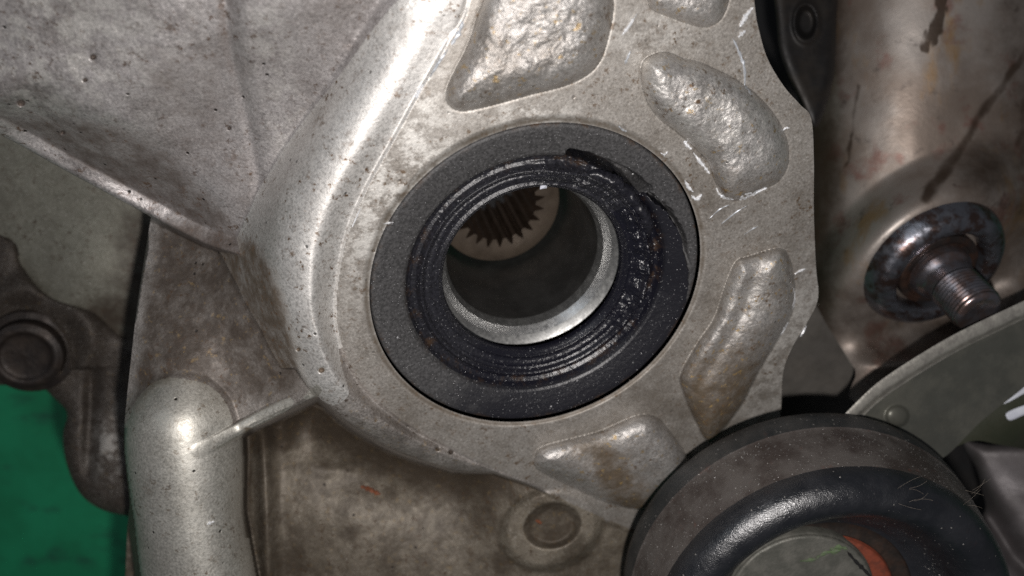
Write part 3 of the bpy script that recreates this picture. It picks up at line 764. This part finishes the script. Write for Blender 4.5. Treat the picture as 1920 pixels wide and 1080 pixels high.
def seal_h(R, TH):
    h = np.interp(-R, -prof_r, prof_h)
    x, y = np.cos(TH) * R, np.sin(TH) * R
    dth = (TH + math.pi) % (2 * math.pi) - math.pi
    lo, hi = min(A_T0, A_T1), max(A_T0, A_T1)
    tear = sstep(lo - 0.02, lo + 0.06, dth) * sstep(hi + 0.03, hi - 0.1, dth)
    r_t = 24.0 + 0.25 * np.sin(dth * 9) + 0.5 * fbm(x * 0.8, y * 0.8, 7, 3)
    h = h - 8.0 * tear * np.exp(-((R - r_t) / (0.75 + 0.30 * sstep(hi, lo, dth))) ** 4)
    # torn rubber lapping out over the case on the right, with a ragged rip along its edge
    f2, edge2 = lap(TH, x, y)
    on = (f2 > 0) & (f2 < 1)
    lo2 = A_L1; hi2 = A_L0
    h = h + 0.55 * on * sstep(0.25, -0.25, R - edge2) * sstep(22.6, 23.6, R) * sstep(0, 0.08, f2) * sstep(1, 0.6, f2)
    h = h - 4.0 * on * sstep(0.0, 0.05, f2) * sstep(0.75, 0.25, f2) * np.exp(-((R - edge2 - 0.35) / 0.36) ** 4)
    # torn rubber folded over the groove
    fl = sstep(lo2 - 0.7, lo2 - 0.1, dth) * sstep(hi + 0.45, hi - 0.05, dth)
    h = h + fl * np.exp(-((R - 20.6) / 2.2) ** 2) * (1.2 + 2.2 * fbm(x * 0.5, y * 0.5, 5, 4))
    # chewed patches along the lower rings
    ch = np.clip(fbm(x * 0.5, y * 0.5, 90, 4) * 4 - 0.15, 0, 1) * np.exp(-((R - 21.2) / 3.0) ** 2)
    h = h + ch * 0.35 * fbm(x * 2.1, y * 2.1, 31, 3)
    h = h + 0.05 * fbm(x * 1.4, y * 1.4, 2, 3) * sstep(16.7, 17.6, R)
    return h
def dustf(R, TH, I):
    p = np.cos(TH)[..., None] * E1 + np.sin(TH)[..., None] * E2
    d = p @ unit((-0.62, 0.70, 0.0)) * R
    x, y = np.cos(TH) * R, np.sin(TH) * R
    base = np.clip(0.5 + (d + 5 + 10 * fbm(x * 0.16, y * 0.16, 70, 3)) / 20, 0, 1)
    f2, e2 = lap(TH, x, y)
    return np.where((f2 > 0) & (f2 < 1), np.where(R < e2 + 0.1, 0.05, np.maximum(base, 0.75)), base)
def rustf(R, TH, I):
    return np.clip(np.exp(-((R - 22.6) / 0.9) ** 2) * 0.9 + np.exp(-((R - 29.7) / 0.6) ** 2), 0, 1)
def ring_part(nm, r0, r1, nr, mk, nth=1300):
    rr = np.linspace(r1, r0, nr)
    return polar(nm, C0, NAX, rr, lambda R, TH, I: seal_h(R, TH), nth, M[mk], seal, attrs={"dust": dustf, "rust": rustf})
ring_part("outer_case", 23.5, 29.9, 84, 'seal_case')
ring_part("rubber_body", 18.2, 23.5, 60, 'seal_lip')
ring_part("sealing_lip", 16.6, 18.2, 30, 'seal_lip')
lathe("lip_underside", C0, NAX, [(16.6, -6.0), (16.9, -6.4), (17.8, -6.6), (20, -7.4), (23, -8.5)], 240, M['seal_lip'], seal, attrs={"dust": lambda R, TH, I: R * 0, "rust": lambda R, TH, I: R * 0})
# a ragged strip of rubber torn loose along the upper right of the groove
a_s, a_e = ang(1080, 296), ang(1292, 440); a_lo, a_hi = min(a_s, a_e), max(a_s, a_e)
st_f = np.array([0.0, 0.12, 0.3, 0.5, 0.7, 0.88, 1.0])
def strip_r(R, TH, I):
    f = I / 6.0; x, y = np.cos(TH) * 24, np.sin(TH) * 24
    taper = sstep(a_hi, a_hi - 0.35, TH) * sstep(a_lo, a_lo + 0.22, TH)
    ri = 20.5 + 0.7 * fbm(x * 0.9, y * 0.9, 201, 4); ro = ri + (2.6 + 1.5 * fbm(x * 0.8, y * 0.8, 202, 4)) * (0.15 + 0.85 * taper)
    return ri + (ro - ri) * f
def strip_h(R, TH, I):
    f = I / 6.0; x, y = np.cos(TH) * R, np.sin(TH) * R
    lift = sstep(a_hi, a_hi - 0.4, TH) * sstep(a_lo, a_lo + 0.3, TH)
    return -3.0 + lift * (0.3 + 1.7 * np.sin(np.pi * np.clip(f * 0.85, 0, 1)) + 0.9 * fbm(x * 0.9 + f * 2, y * 0.9, 203, 4)) - 0.5 * (f > 0.9)
polar("torn_strip", C0, NAX, 21.0 + 2.6 * st_f[::-1], lambda R, TH, I: strip_h(21 + 2.6 * (1 - I / 6.0), TH, 6 - I), 160, M['seal_lip'], seal,
      attrs={"dust": lambda R, TH, I: 0.55 + 0 * R, "rust": lambda R, TH, I: 0 * R}, th0=a_lo, th1=a_hi, rfun=lambda R, TH, I: strip_r(R, TH, 6 - I))
# loose grit on the seal
def specks(name, pts, nrm, sizes, mat, parent):
    base = np.array([(-1, -1, -0.3), (1, -0.8, -0.3), (0.9, 1, -0.3), (-0.8, 0.9, -0.3), (0.1, 0.05, 0.7)], float)
    n = len(pts); r = rng.normal(size=(n, 3)); t1 = np.cross(nrm, r); t1 /= np.linalg.norm(t1, axis=1, keepdims=True); t2 = np.cross(nrm, t1)
    asp = 0.6 + 1.0 * rng.random((n, 1, 1))
    b = base[None] * (0.7 + 0.6 * rng.random((n, 5, 3)))
    v = pts[:, None] + sizes[:, None, None] * (b[..., :1] * t1[:, None] * asp + b[..., 1:2] * t2[:, None] + b[..., 2:] * nrm[:, None])
    f = np.array([(0, 1, 4), (1, 2, 4), (2, 3, 4), (3, 0, 4)]); q = (f[None] + 5 * np.arange(n)[:, None, None]).reshape(-1, 3)
    o = link(name, mesh_np(name, v.reshape(-1, 3), q, None, None, smooth=False), mat, parent); o["kind"] = "stuff"; return o
n = 1500
gr = np.sqrt(rng.uniform(17.0 ** 2, 29.3 ** 2, n)); gt = rng.uniform(-math.pi, math.pi, n)
gh = seal_h(gr, gt); gp = C0 + gr[:, None] * (np.cos(gt)[:, None] * E1 + np.sin(gt)[:, None] * E2) + gh[:, None] * NAX
specks("grit", gp, np.tile(NAX, (n, 1)), 0.035 + 0.06 * rng.random(n) ** 3 + 0.12 * (rng.random(n) > 0.99), M['grit'], seal)
# a white flake on the upper lip
a = ang(1020, 356); 
a2_ = math.atan2(float((P(1020, 356, t_face(1020, 356, -4.6)) - C0) @ E2), float((P(1020, 356, t_face(1020, 356, -4.6)) - C0) @ E1))
flake = C0 + 17.1 * (math.cos(a2_) * E1 + math.sin(a2_) * E2) - 4.4 * NAX
specks("flake", np.array([flake]), np.array([NAX]), np.array([0.5]), M['white'], seal)

# ------------------------------------------------------------------ steel sleeve inside, and the splined gear at its end
slv = thing("steel_sleeve", "bright steel sleeve ring with chamfered mouth inside the black seal", "sleeve", C0 - NAX * 35)
lathe("outer_wall", C0, NAX, [(17.95, -16.0), (17.95, -9.0), (17.85, -8.7), (17.7, -8.6)], 300, M['steel'], slv)
lathe("ring_face", C0, NAX, [(17.7, -8.6), (17.0, -9.1), (16.35, -9.75)], 300, M['steelface'], slv)
lathe("chamfer", C0, NAX, [(16.35, -9.75), (15.8, -10.4), (15.2, -11.2)], 300, M['steel'], slv)
lathe("inner_edge", C0, NAX, [(15.2, -11.2), (14.9, -12.2), (14.7, -13.2)], 300, M['steelface'], slv)
lathe("bore_tube", C0, NAX, [(14.7, -13.2), (14.6, -13.6), (14.5, -35.5), (14.5, -42)], 300, M['bore'], slv)
# cavity wall behind the seal and around the sleeve
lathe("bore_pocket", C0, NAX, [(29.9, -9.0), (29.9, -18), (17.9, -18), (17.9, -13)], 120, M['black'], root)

gear = thing("splined_gear", "tan splined gear deep at the end of the dark sleeve", "gear", C0 - NAX * 50)
NT_ = 23
R_TIP, R_ROOT, H_G = 8.1, 10.0, -35.0
lathe("rim", C0, NAX, [(13.3, H_G - 1.2), (13.25, H_G - 0.15), (13.1, H_G), (R_ROOT, H_G)], 240, M['gear'], gear)
lathe("spline_bore", C0, NAX, [(R_ROOT, H_G), (R_ROOT, H_G - 20)], 240, M['tooth'], gear)
def tooth_mesh():
    w0, w1 = 2 * math.pi / NT_ * 0.49, 2 * math.pi / NT_ * 0.17
    pts = []
    for h in (H_G - 0.03, H_G - 18):
        for (r, a) in ((R_ROOT + 0.1, -w0), ((R_ROOT + R_TIP) / 2, -(w0 + w1) / 2 * 0.95), (R_TIP, -w1), (R_TIP, w1), ((R_ROOT + R_TIP) / 2, (w0 + w1) / 2 * 0.95), (R_ROOT + 0.1, w0)):
            pts.append((r * math.cos(a), r * math.sin(a), h))
    me = bpy.data.meshes.new("spline_tooth")
    faces = [tuple(range(6))] + [(i, (i + 1) % 6 + 0, (i + 1) % 6 + 6, i + 6)[::-1] for i in range(6)]
    me.from_pydata([Vector(p) * MM for p in pts], [], faces); me.materials.append(M['gear']); me.materials.append(M['tooth'])
    for p in list(me.polygons)[1:]: p.material_index = 1
    return me
from mathutils import Matrix
tm = tooth_mesh()
Bm = Matrix(((E1[0], E2[0], N_[0]), (E1[1], E2[1], N_[1]), (E1[2], E2[2], N_[2]))).to_4x4()
for k in range(NT_):
    o = bpy.data.objects.new("spline_tooth", tm); scene.collection.objects.link(o); o.parent = gear
    mw = Matrix.Translation(Vector(C0) * MM) @ Bm @ Matrix.Rotation(2 * math.pi * (k + 0.3) / NT_, 4, 'Z')
    o.matrix_basis = Matrix.Translation(-gear.location) @ mw
lathe("end_plug", C0, NAX, [(R_ROOT + 0.5, H_G - 19.5), (0.01, H_G - 19.5)], 40, M['black'], gear)

# ------------------------------------------------------------------ right: stained steel tube, flange, stud
tube = thing("exhaust_tube", "large rust-stained steel tube with scratches standing right of the housing", "exhaust tube", Pt(1720, 300, 230))
NS = unit((0.20, -0.62, 0.76))
CS = Pt(1762, 508, 183.0)
def t_tube(u, v):
    c = 1800 - (v - 0) * 0.075
    x = (u - c) * 0.118
    R = np.where(x < 0, 34.0, 46.0)
    xx = np.clip(np.abs(x) / R, 0, 0.98)
    t = 183 + R * (1 - np.sqrt(1 - xx ** 2)) + (v - 300) * 0.012
    t = t + 0.5 * fbm(np.asarray(u) * 0.012, np.asarray(v) * 0.008, 91, 3)
    # the wall is pressed out flat where the collar of the stud sits
    a, b = ray(u, v); tp = float(NS @ (CS - NS * 2.5)) / (NS[0] * a + NS[1] * b - NS[2])
    p = P(u, v, tp) - CS; rr = np.sqrt(np.maximum((p ** 2).sum(-1) - (p @ NS) ** 2, 0))
    w = sstep(31, 14.0, rr)
    return t * (1 - w) + tp * w
def soot_shade(u, v):
    s = 0.85 * sstep(1640, 1530, u + (v - 300) * 0.02)  # left side darkened in colour for the shade of the tube's curve
    s = np.maximum(s, 0.55 * sstep(1760, 1900, u + (v - 200) * 0.10))
    s = np.maximum(s, 0.75 * np.exp(-((u - 1850) / 80) ** 2 - ((v - 330) / 110) ** 2))
    s = np.maximum(s, 0.6 * sstep(430, 600, v))
    for (x0, y0, x1, y1, w) in ((1935, 80, 1735, 372, 9), (1935, 200, 1905, 300, 22), (1615, 160, 1585, 310, 3)):
        wob = 26 * fbm(np.asarray(u) * 0.02 + x0, np.asarray(v) * 0.02, 55, 3)
        d = dist_line(np.array([(x0, y0), (x1, y1)], float), np.asarray(u) + wob, np.asarray(v)); s = np.maximum(s, (0.75 + 0.6 * fbm(np.asarray(u) * 0.05, np.asarray(v) * 0.03, 56, 3)) * sstep(w * 2.4, w * 0.2, d))
    d = dist_line(np.array([(1770, -10), (1756, 45), (1738, 88)], float), np.asarray(u), np.asarray(v)) + 22 * fbm(np.asarray(u) * 0.09, np.asarray(v) * 0.05, 58, 3); s = np.maximum(s, 1.3 * sstep(17, 2, d))
    return s
relief("shell", [(1506, -220), (1512, 100), (1512, 230), (1514, 400), (1522, 540), (1540, 590), (1570, 640), (1604, 694), (1640, 760), (2150, 700), (2150, -220)], t_tube, M['tube'], tube, step=4, thick=4, attrs={"soot_shade": soot_shade})
fl = thing("shadowed_flange", "dark flange with an oval recess in the shade at the top right gap", "flange", Pt(1500, 60, 200))
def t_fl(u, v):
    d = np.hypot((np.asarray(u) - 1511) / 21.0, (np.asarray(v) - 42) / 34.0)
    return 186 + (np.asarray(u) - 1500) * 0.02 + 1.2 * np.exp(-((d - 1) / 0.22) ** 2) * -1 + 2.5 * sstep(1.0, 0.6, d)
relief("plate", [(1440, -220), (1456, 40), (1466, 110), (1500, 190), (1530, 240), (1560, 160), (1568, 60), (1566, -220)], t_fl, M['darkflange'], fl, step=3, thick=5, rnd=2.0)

stud = thing("threaded_stud", "heat-blued threaded stud rising from a round collar on the stained tube", "stud", Pt(1752, 492, 184))
lathe("collar", CS, NS, [(17.0, -5.5), (16.5, -4.5), (15.9, -3.0), (15.2, -1.0), (14.1, 0.6), (12.6, 1.5), (11.2, 1.6), (10.4, 1.1), (10.0, 0.2), (9.8, -2), (9.6, -5)], 140, M['collar'], stud, sub=4, jitter=0.35)
lathe("washer", CS, NS, [(8.9, -4), (8.8, -0.6), (8.5, -0.2), (7.2, -0.1), (6.9, -0.4), (4, -0.4)], 100, M['rustwasher'], stud, sub=2, jitter=0.3)
CSH = CS
lathe("shank", CSH, NS, [(6.5, -2), (6.4, 1.0), (6.0, 2.0), (5.4, 3.0), (5.15, 4.2), (5.0, 5.4)], 80, M['stud'], stud, sub=3)
pr = []
for k in range(9):
    h = 5.4 + k * 0.85
    pr += [(4.72, h), (5.1, h + 0.3), (5.1, h + 0.4), (4.72, h + 0.72)]
thread = lathe("thread", CSH, NS, pr, 80, M['stud'], stud)
ht = 5.4 + 9 * 0.85
lathe("end_face", CSH, NS, [(4.62, ht - 0.15), (4.9, ht), (4.85, ht + 0.5), (4.4, ht + 0.95), (3.2, ht + 0.9), (2.0, ht + 0.65), (0.01, ht + 0.6)], 60, M['stud'], thread, jitter=0.12)

# ------------------------------------------------------------------ sheet metal strap, lower right
strap = thing("bracket_strap", "olive-grey sheet metal strap with a rolled light edge below the stud", "bracket", Pt(1750, 730, 170))
EDGE = smooth_poly([(1560, 800), (1592, 768), (1640, 722), (1700, 680), (1780, 632), (1860, 592), (1975, 538), (2150, 452)], 6, closed=False)
def t_strap(u, v):
    ev = np.interp(u, EDGE[:, 0], EDGE[:, 1]); d = v - ev
    t = 171 + (np.asarray(u) - 1700) * 0.010 + 0.02 * d
    t = t + 1.3 * sstep(25, 33, d)
    t = t - 0.9 * np.sqrt(np.clip(1 - ((d - 14) / 17) ** 2, 0, 1))
    k = np.hypot((np.asarray(u) - 1682) / 22, (np.asarray(v) - 780) / 20)
    t = t - 1.7 * np.sqrt(np.clip(1 - k ** 2, 0, 1))
    return t
inner = [(x + 9, y + 30) for x, y in EDGE[2:-1:3]]
relief("rolled_edge", list(map(tuple, EDGE[::3])) + [(2160, 490)] + inner[::-1] + [(1580, 825)], t_strap, M['straprim'], strap, step=2.5, thick=3)
relief("plate", [(1585, 815)] + inner + [(2160, 490), (2160, 520), (1985, 665), (1920, 726), (1840, 790), (1762, 862), (1700, 850), (1640, 850)], t_strap, M['strap'], strap, step=2.5, thick=2)

# ------------------------------------------------------------------ round rubber mount, lower right
NP = unit((0.05, -0.31, 0.95))
CP = Pt(1500, 1078, 178.0)
mount = thing("rubber_mount", "round black and brown dusty mount with an orange ring in front of the housing", "mount", CP)
lathe("back_rim", CP, NP, [(33, -3), (36.5, -1.5), (37.2, 0.6), (37.1, 2.4), (36.7, 4.6)], 260, M['mountrim'], mount, sub=3, jitter=0.12)
lathe("side_band", CP, NP, [(36.7, 4.6), (36.4, 5.4), (35.9, 9), (35.2, 12.5), (34.6, 15.6)], 260, M['mountside'], mount, sub=3, jitter=0.2)
lathe("front_rim", CP, NP, [(34.6, 15.6), (34.2, 17.4), (33.0, 19.3), (31.0, 20.5), (29.0, 20.7), (27.2, 19.8), (25.8, 18.2), (24.8, 16.4), (24.0, 14.6)], 260, M['mountblack'], mount, sub=4, jitter=0.15)
lathe("front_web", CP, NP, [(24.0, 14.6), (22.8, 12.6), (21, 11.0), (19.8, 10.0), (19, 9.6)], 200, M['mountblack'], mount, sub=3, jitter=0.25)
lathe("rust_ring", CP, NP, [(19, 9.6), (18.7, 8.6), (16.0, 8.3), (15.7, 8.6)], 120, M['ringbrown'], mount, sub=2, jitter=0.2)
lathe("orange_ring", CP, NP, [(15.7, 8.6), (15.4, 9.2), (14.6, 9.4), (8.2, 9.2), (7.9, 8.6)], 120, M['orange'], mount, sub=2, jitter=0.2)
NPn, EP1, EP2 = frame_of(NP)
CH = CP - EP1 * 4.4 + EP2 * 2.5
hub = lathe("hub", CH, NP, [(15.0, 7), (14.9, 10.0), (14.5, 10.7), (13.8, 10.9), (6, 11.0), (0.01, 10.9)], 100, M['mounthub'], mount, sub=2, jitter=0.35)
def fibre(pts3, r, name="fibre"):
    c = np.array(pts3, float); n = len(c)
    ring = []
    for k in range(4):
        a = k * math.pi / 2
        ring.append(c + r * np.array([math.cos(a), math.sin(a), 0.3]))
    v = np.stack(ring, 1).reshape(-1, 3)
    q = [(i * 4 + k, i * 4 + (k + 1) % 4, (i + 1) * 4 + (k + 1) % 4, (i + 1) * 4 + k) for i in range(n - 1) for k in range(4)]
    return link(name, mesh_np(name, v, np.array(q)), M['fibre'], mount)

def mount_pts(prof, n):
    pr = np.array(prof, float); k = rng.integers(0, len(pr) - 1, n); f = rng.random(n)[:, None]
    rh = pr[k] * (1 - f) + pr[k + 1] * f; th = rng.uniform(-0.6, 3.6, n)
    d = pr[k + 1] - pr[k]; nl = np.hypot(d[:, 0], d[:, 1]); nr, nh = d[:, 1] / nl, -d[:, 0] / nl
    rad = np.cos(th)[:, None] * EP1 + np.sin(th)[:, None] * EP2
    return CP + rh[:, :1] * rad + rh[:, 1:] * NPn, nr[:, None] * rad + nh[:, None] * NPn
mp, mn = mount_pts([(36.7, 4.6), (35.9, 9), (35.2, 12.5), (34.6, 15.6)], 3200)
specks("grit", mp, mn, 0.035 + 0.085 * rng.random(len(mp)) ** 4, M['mountgrit'], mount)
mp, mn = mount_pts([(34.2, 17.4), (33.0, 19.3), (31.0, 20.5), (29.0, 20.7), (27.2, 19.8), (25.8, 18.2), (24.0, 14.6), (21, 11.0)], 2000)
specks("grit", mp, mn, 0.03 + 0.07 * rng.random(len(mp)) ** 4, M['mountgrit'], mount)
def t_plane(C, n, lift=0.0):
    def f(u, v):
        a, b = ray(u, v); return (float(n @ C) + lift) / (n[0] * a + n[1] * b - n[2])
    return f
t_hub = t_plane(CH, NPn, 11.0)
ribbon("crack", [(1588, 1034), (1604, 1052), (1622, 1070), (1634, 1084)], 3.5, t_hub, M['black'], hub, lift=0.25, hgt=0.05, seed=3)
for k, (p, w) in enumerate((([(1530, 1046), (1552, 1036), (1576, 1032)], 5), ([(1556, 1030), (1574, 1026), (1590, 1030)], 4), ([(1500, 1052), (1520, 1050), (1536, 1046)], 3))):
    ribbon("paint_trace", p, w, t_hub, M['moss'], hub, lift=0.2, hgt=0.1, seed=20 + k)
t_front = t_plane(CP, NPn, 21.2)
rf = np.random.default_rng(5)
for k in range(11):
    u0, v0 = (rf.uniform(1650, 1730), rf.uniform(915, 945)) if k < 6 else (rf.uniform(1805, 1828), rf.uniform(905, 950))
    a = rf.uniform(-0.7, 0.5); L = rf.uniform(22, 48); bend = rf.uniform(-0.5, 0.5); up = rf.uniform(0.4, 1.6); pts = []
    for q in range(9):
        f = q / 8; uu = u0 + L * f * math.cos(a + bend * f); vv2 = v0 + L * f * math.sin(a + bend * f)
        pts.append(Pt(uu, vv2, float(t_front(uu, vv2)) - 0.2 - up * math.sin(f * 2.6)))
    fibre(pts, 0.013)

# ------------------------------------------------------------------ things behind, right
bp = thing("back_plate", "flat grey-brown plate with a pale edge in the gap between housing and strap", "plate", Pt(1540, 680, 200))
relief("plate", [(1440, 900), (1445, 700), (1500, 580), (1535, 572), (1560, 610), (1600, 676), (1660, 760), (1660, 900)], lambda u, v: 200 + 0.0 * u + (v - 650) * 0.03, M['plate'], bp, step=5, thick=4, smooth_n=0)
relief("pale_edge", [(1532, 570), (1538, 572), (1575, 625), (1606, 682), (1600, 690), (1566, 634)], lambda u, v: 198.5 + 0.0 * u + (v - 650) * 0.03, M['straprim'], bp, step=2.5, thick=3, smooth_n=0, rnd=0.5)
rh = thing("rear_housing", "purple-grey curved housing behind the mount at the lower right corner", "housing", Pt(1880, 960, 220))
def t_rh(u, v):
    u = np.asarray(u); v = np.asarray(v)
    g = dist_line(np.array([(1800, 870), (1850, 960), (1900, 1040), (1960, 1100)], float), u, v)
    return 205 + (1900 - u) * 0.06 + 4 * np.exp(-(g / 22) ** 2) + 1.5 * fbm(u * 0.01, v * 0.01, 4, 3)
relief("shell", [(1806, 826), (1850, 834), (2150, 880), (2150, 1280), (1780, 1280), (1800, 1010), (1846, 960), (1840, 915), (1830, 878)], t_rh, M['rearhouse'], rh, step=4, thick=6, rnd=2)
hs = thing("green_hose", "dark green hose with two white painted marks at the right edge", "hose", Pt(1900, 780, 190))
def t_hs(u, v):
    d = (np.asarray(v) - (800 - (np.asarray(u) - 1850) * 0.55)) / 78.0
    return 192 - 8 * np.sqrt(np.clip(1 - d ** 2, 0.02, 1))
relief("hose_body", [(1780, 838), (1830, 770), (1880, 735), (2150, 530), (2150, 870), (1900, 838), (1830, 826)], t_hs, M['hose'], hs, step=4, thick=8)
relief("white_mark", [(1880, 757), (1890, 745), (1925, 718), (1985, 690), (1985, 700), (1930, 732), (1895, 752)], lambda u, v: t_hs(u, v) - 0.5, M['white'], hs, step=2, thick=0.8, rnd=0.3)
relief("white_mark", [(1887, 782), (1889, 773), (1920, 760), (1985, 740), (1985, 754), (1925, 776), (1896, 788)], lambda u, v: t_hs(u, v) - 0.5, M['white'], hs, step=2, thick=0.8, rnd=0.3)
eb = thing("dark_backing", "added black slab that keeps the gaps behind the tube dark", "backing slab", Pt(1650, 540, 260))  # added slab, black so that the gaps in front of it read dark
relief("backing_face", [(1340, -300), (2300, -300), (2300, 1400), (1340, 1400)], lambda u, v: 255 + 3 * fbm(np.asarray(u) * 0.008, np.asarray(v) * 0.008, 4, 3), M['black'], eb, step=16, thick=30, smooth_n=0)

# ------------------------------------------------------------------ lower left: second casing with flange, lobe and bolt
lc = thing("lower_casing", "grimy second casing with pale panel and brown flange behind the left edge", "casing", Pt(120, 600, 230))
def t_pan(u, v):
    return rbf([(-280, 200, 198), (-40, 250, 196), (0, 400, 199), (150, 400, 197), (150, 520, 198), (280, 480, 200), (30, 520, 203), (120, 600, 203), (280, 620, 204), (200, 640, 206)], np.asarray(u, float), np.asarray(v, float))
relief("panel", [(-280, 60), (320, 360), (320, 640), (230, 640), (180, 590), (90, 560), (40, 500), (0, 440), (-280, 400)], t_pan, M['lowpanel'], lc, step=4, thick=6, attrs={
    "dirt_shade": lambda u, v: np.maximum(0.8 * sstep(60, 110, np.hypot(u - 250, 0) * 0 + (v - 470) * 0.9 + (u - 150) * 0.25), 0.8 * sstep(150, 265, u) * sstep(340, 430, v)), "powder": lambda u, v: u * 0})  # last dark term paints the shadow towards the web into the colour
def t_flg(u, v):
    u = np.asarray(u, float); v = np.asarray(v, float)
    t = rbf([(-280, 500, 202), (-40, 450, 200), (0, 520, 200), (100, 560, 200), (60, 660, 204), (180, 620, 202), (250, 640, 204), (140, 720, 206), (180, 850, 204), (240, 760, 207), (180, 960, 208), (240, 940, 206)], u, v)
    d = np.hypot(u - 60, v - 650)
    t = t - 2.5 * np.exp(-((d - 110) / 24) ** 2) * (v < 690)
    t = t + 2.6 * np.exp(-((u - 168 + (v - 820) * 0.04) / 13) ** 2) * sstep(650, 720, v) * sstep(930, 840, v)
    return t + 1.0 * fbm(u * 0.02, v * 0.02, 44, 4)
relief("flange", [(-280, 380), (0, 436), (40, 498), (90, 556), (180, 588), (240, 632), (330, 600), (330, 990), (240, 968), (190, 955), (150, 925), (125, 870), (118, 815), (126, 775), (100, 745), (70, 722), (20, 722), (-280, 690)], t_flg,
       M['lowflange'], lc, step=3, thick=14, rnd=3.0, attrs={"dirt_shade": lambda u, v: 0.45 - 0.4 * np.exp(-((u - 200) / 40) ** 2 - ((v - 850) / 70) ** 2), "powder": lambda u, v: 0.35 * np.exp(-((u - 205) / 35) ** 2 - ((v - 840) / 60) ** 2)})
bolt = thing("flange_bolt", "grimy round-headed bolt in the brown flange above the green floor", "bolt", Pt(58, 655, 200))
CB = Pt(58, 658, 203); NB = unit((0.22, -0.25, 0.94))
lathe("head", CB, NB, [(8.2, -6), (8.1, 3.0), (7.7, 4.2), (6.6, 4.7), (5.8, 4.5), (5.0, 3.9), (2.0, 3.7), (0.01, 3.7)], 72, M['boltrust'], bolt, sub=3, jitter=0.18)
lathe("flange_rim", CB, NB, [(10.2, -5), (10.1, 0.3), (9.6, 1.0), (8.4, 1.3)], 72, M['boltrust'], bolt, sub=2, jitter=0.3)

# ------------------------------------------------------------------ the floor
fl_me = mesh_np("floor", [(-4000, -4000, -330), (4000, -4000, -330), (4000, 4000, -330), (-4000, 4000, -330)], np.array([[0, 1, 2, 3]]), smooth=False)
tag(link("floor", fl_me, M['floor']), kind="structure")
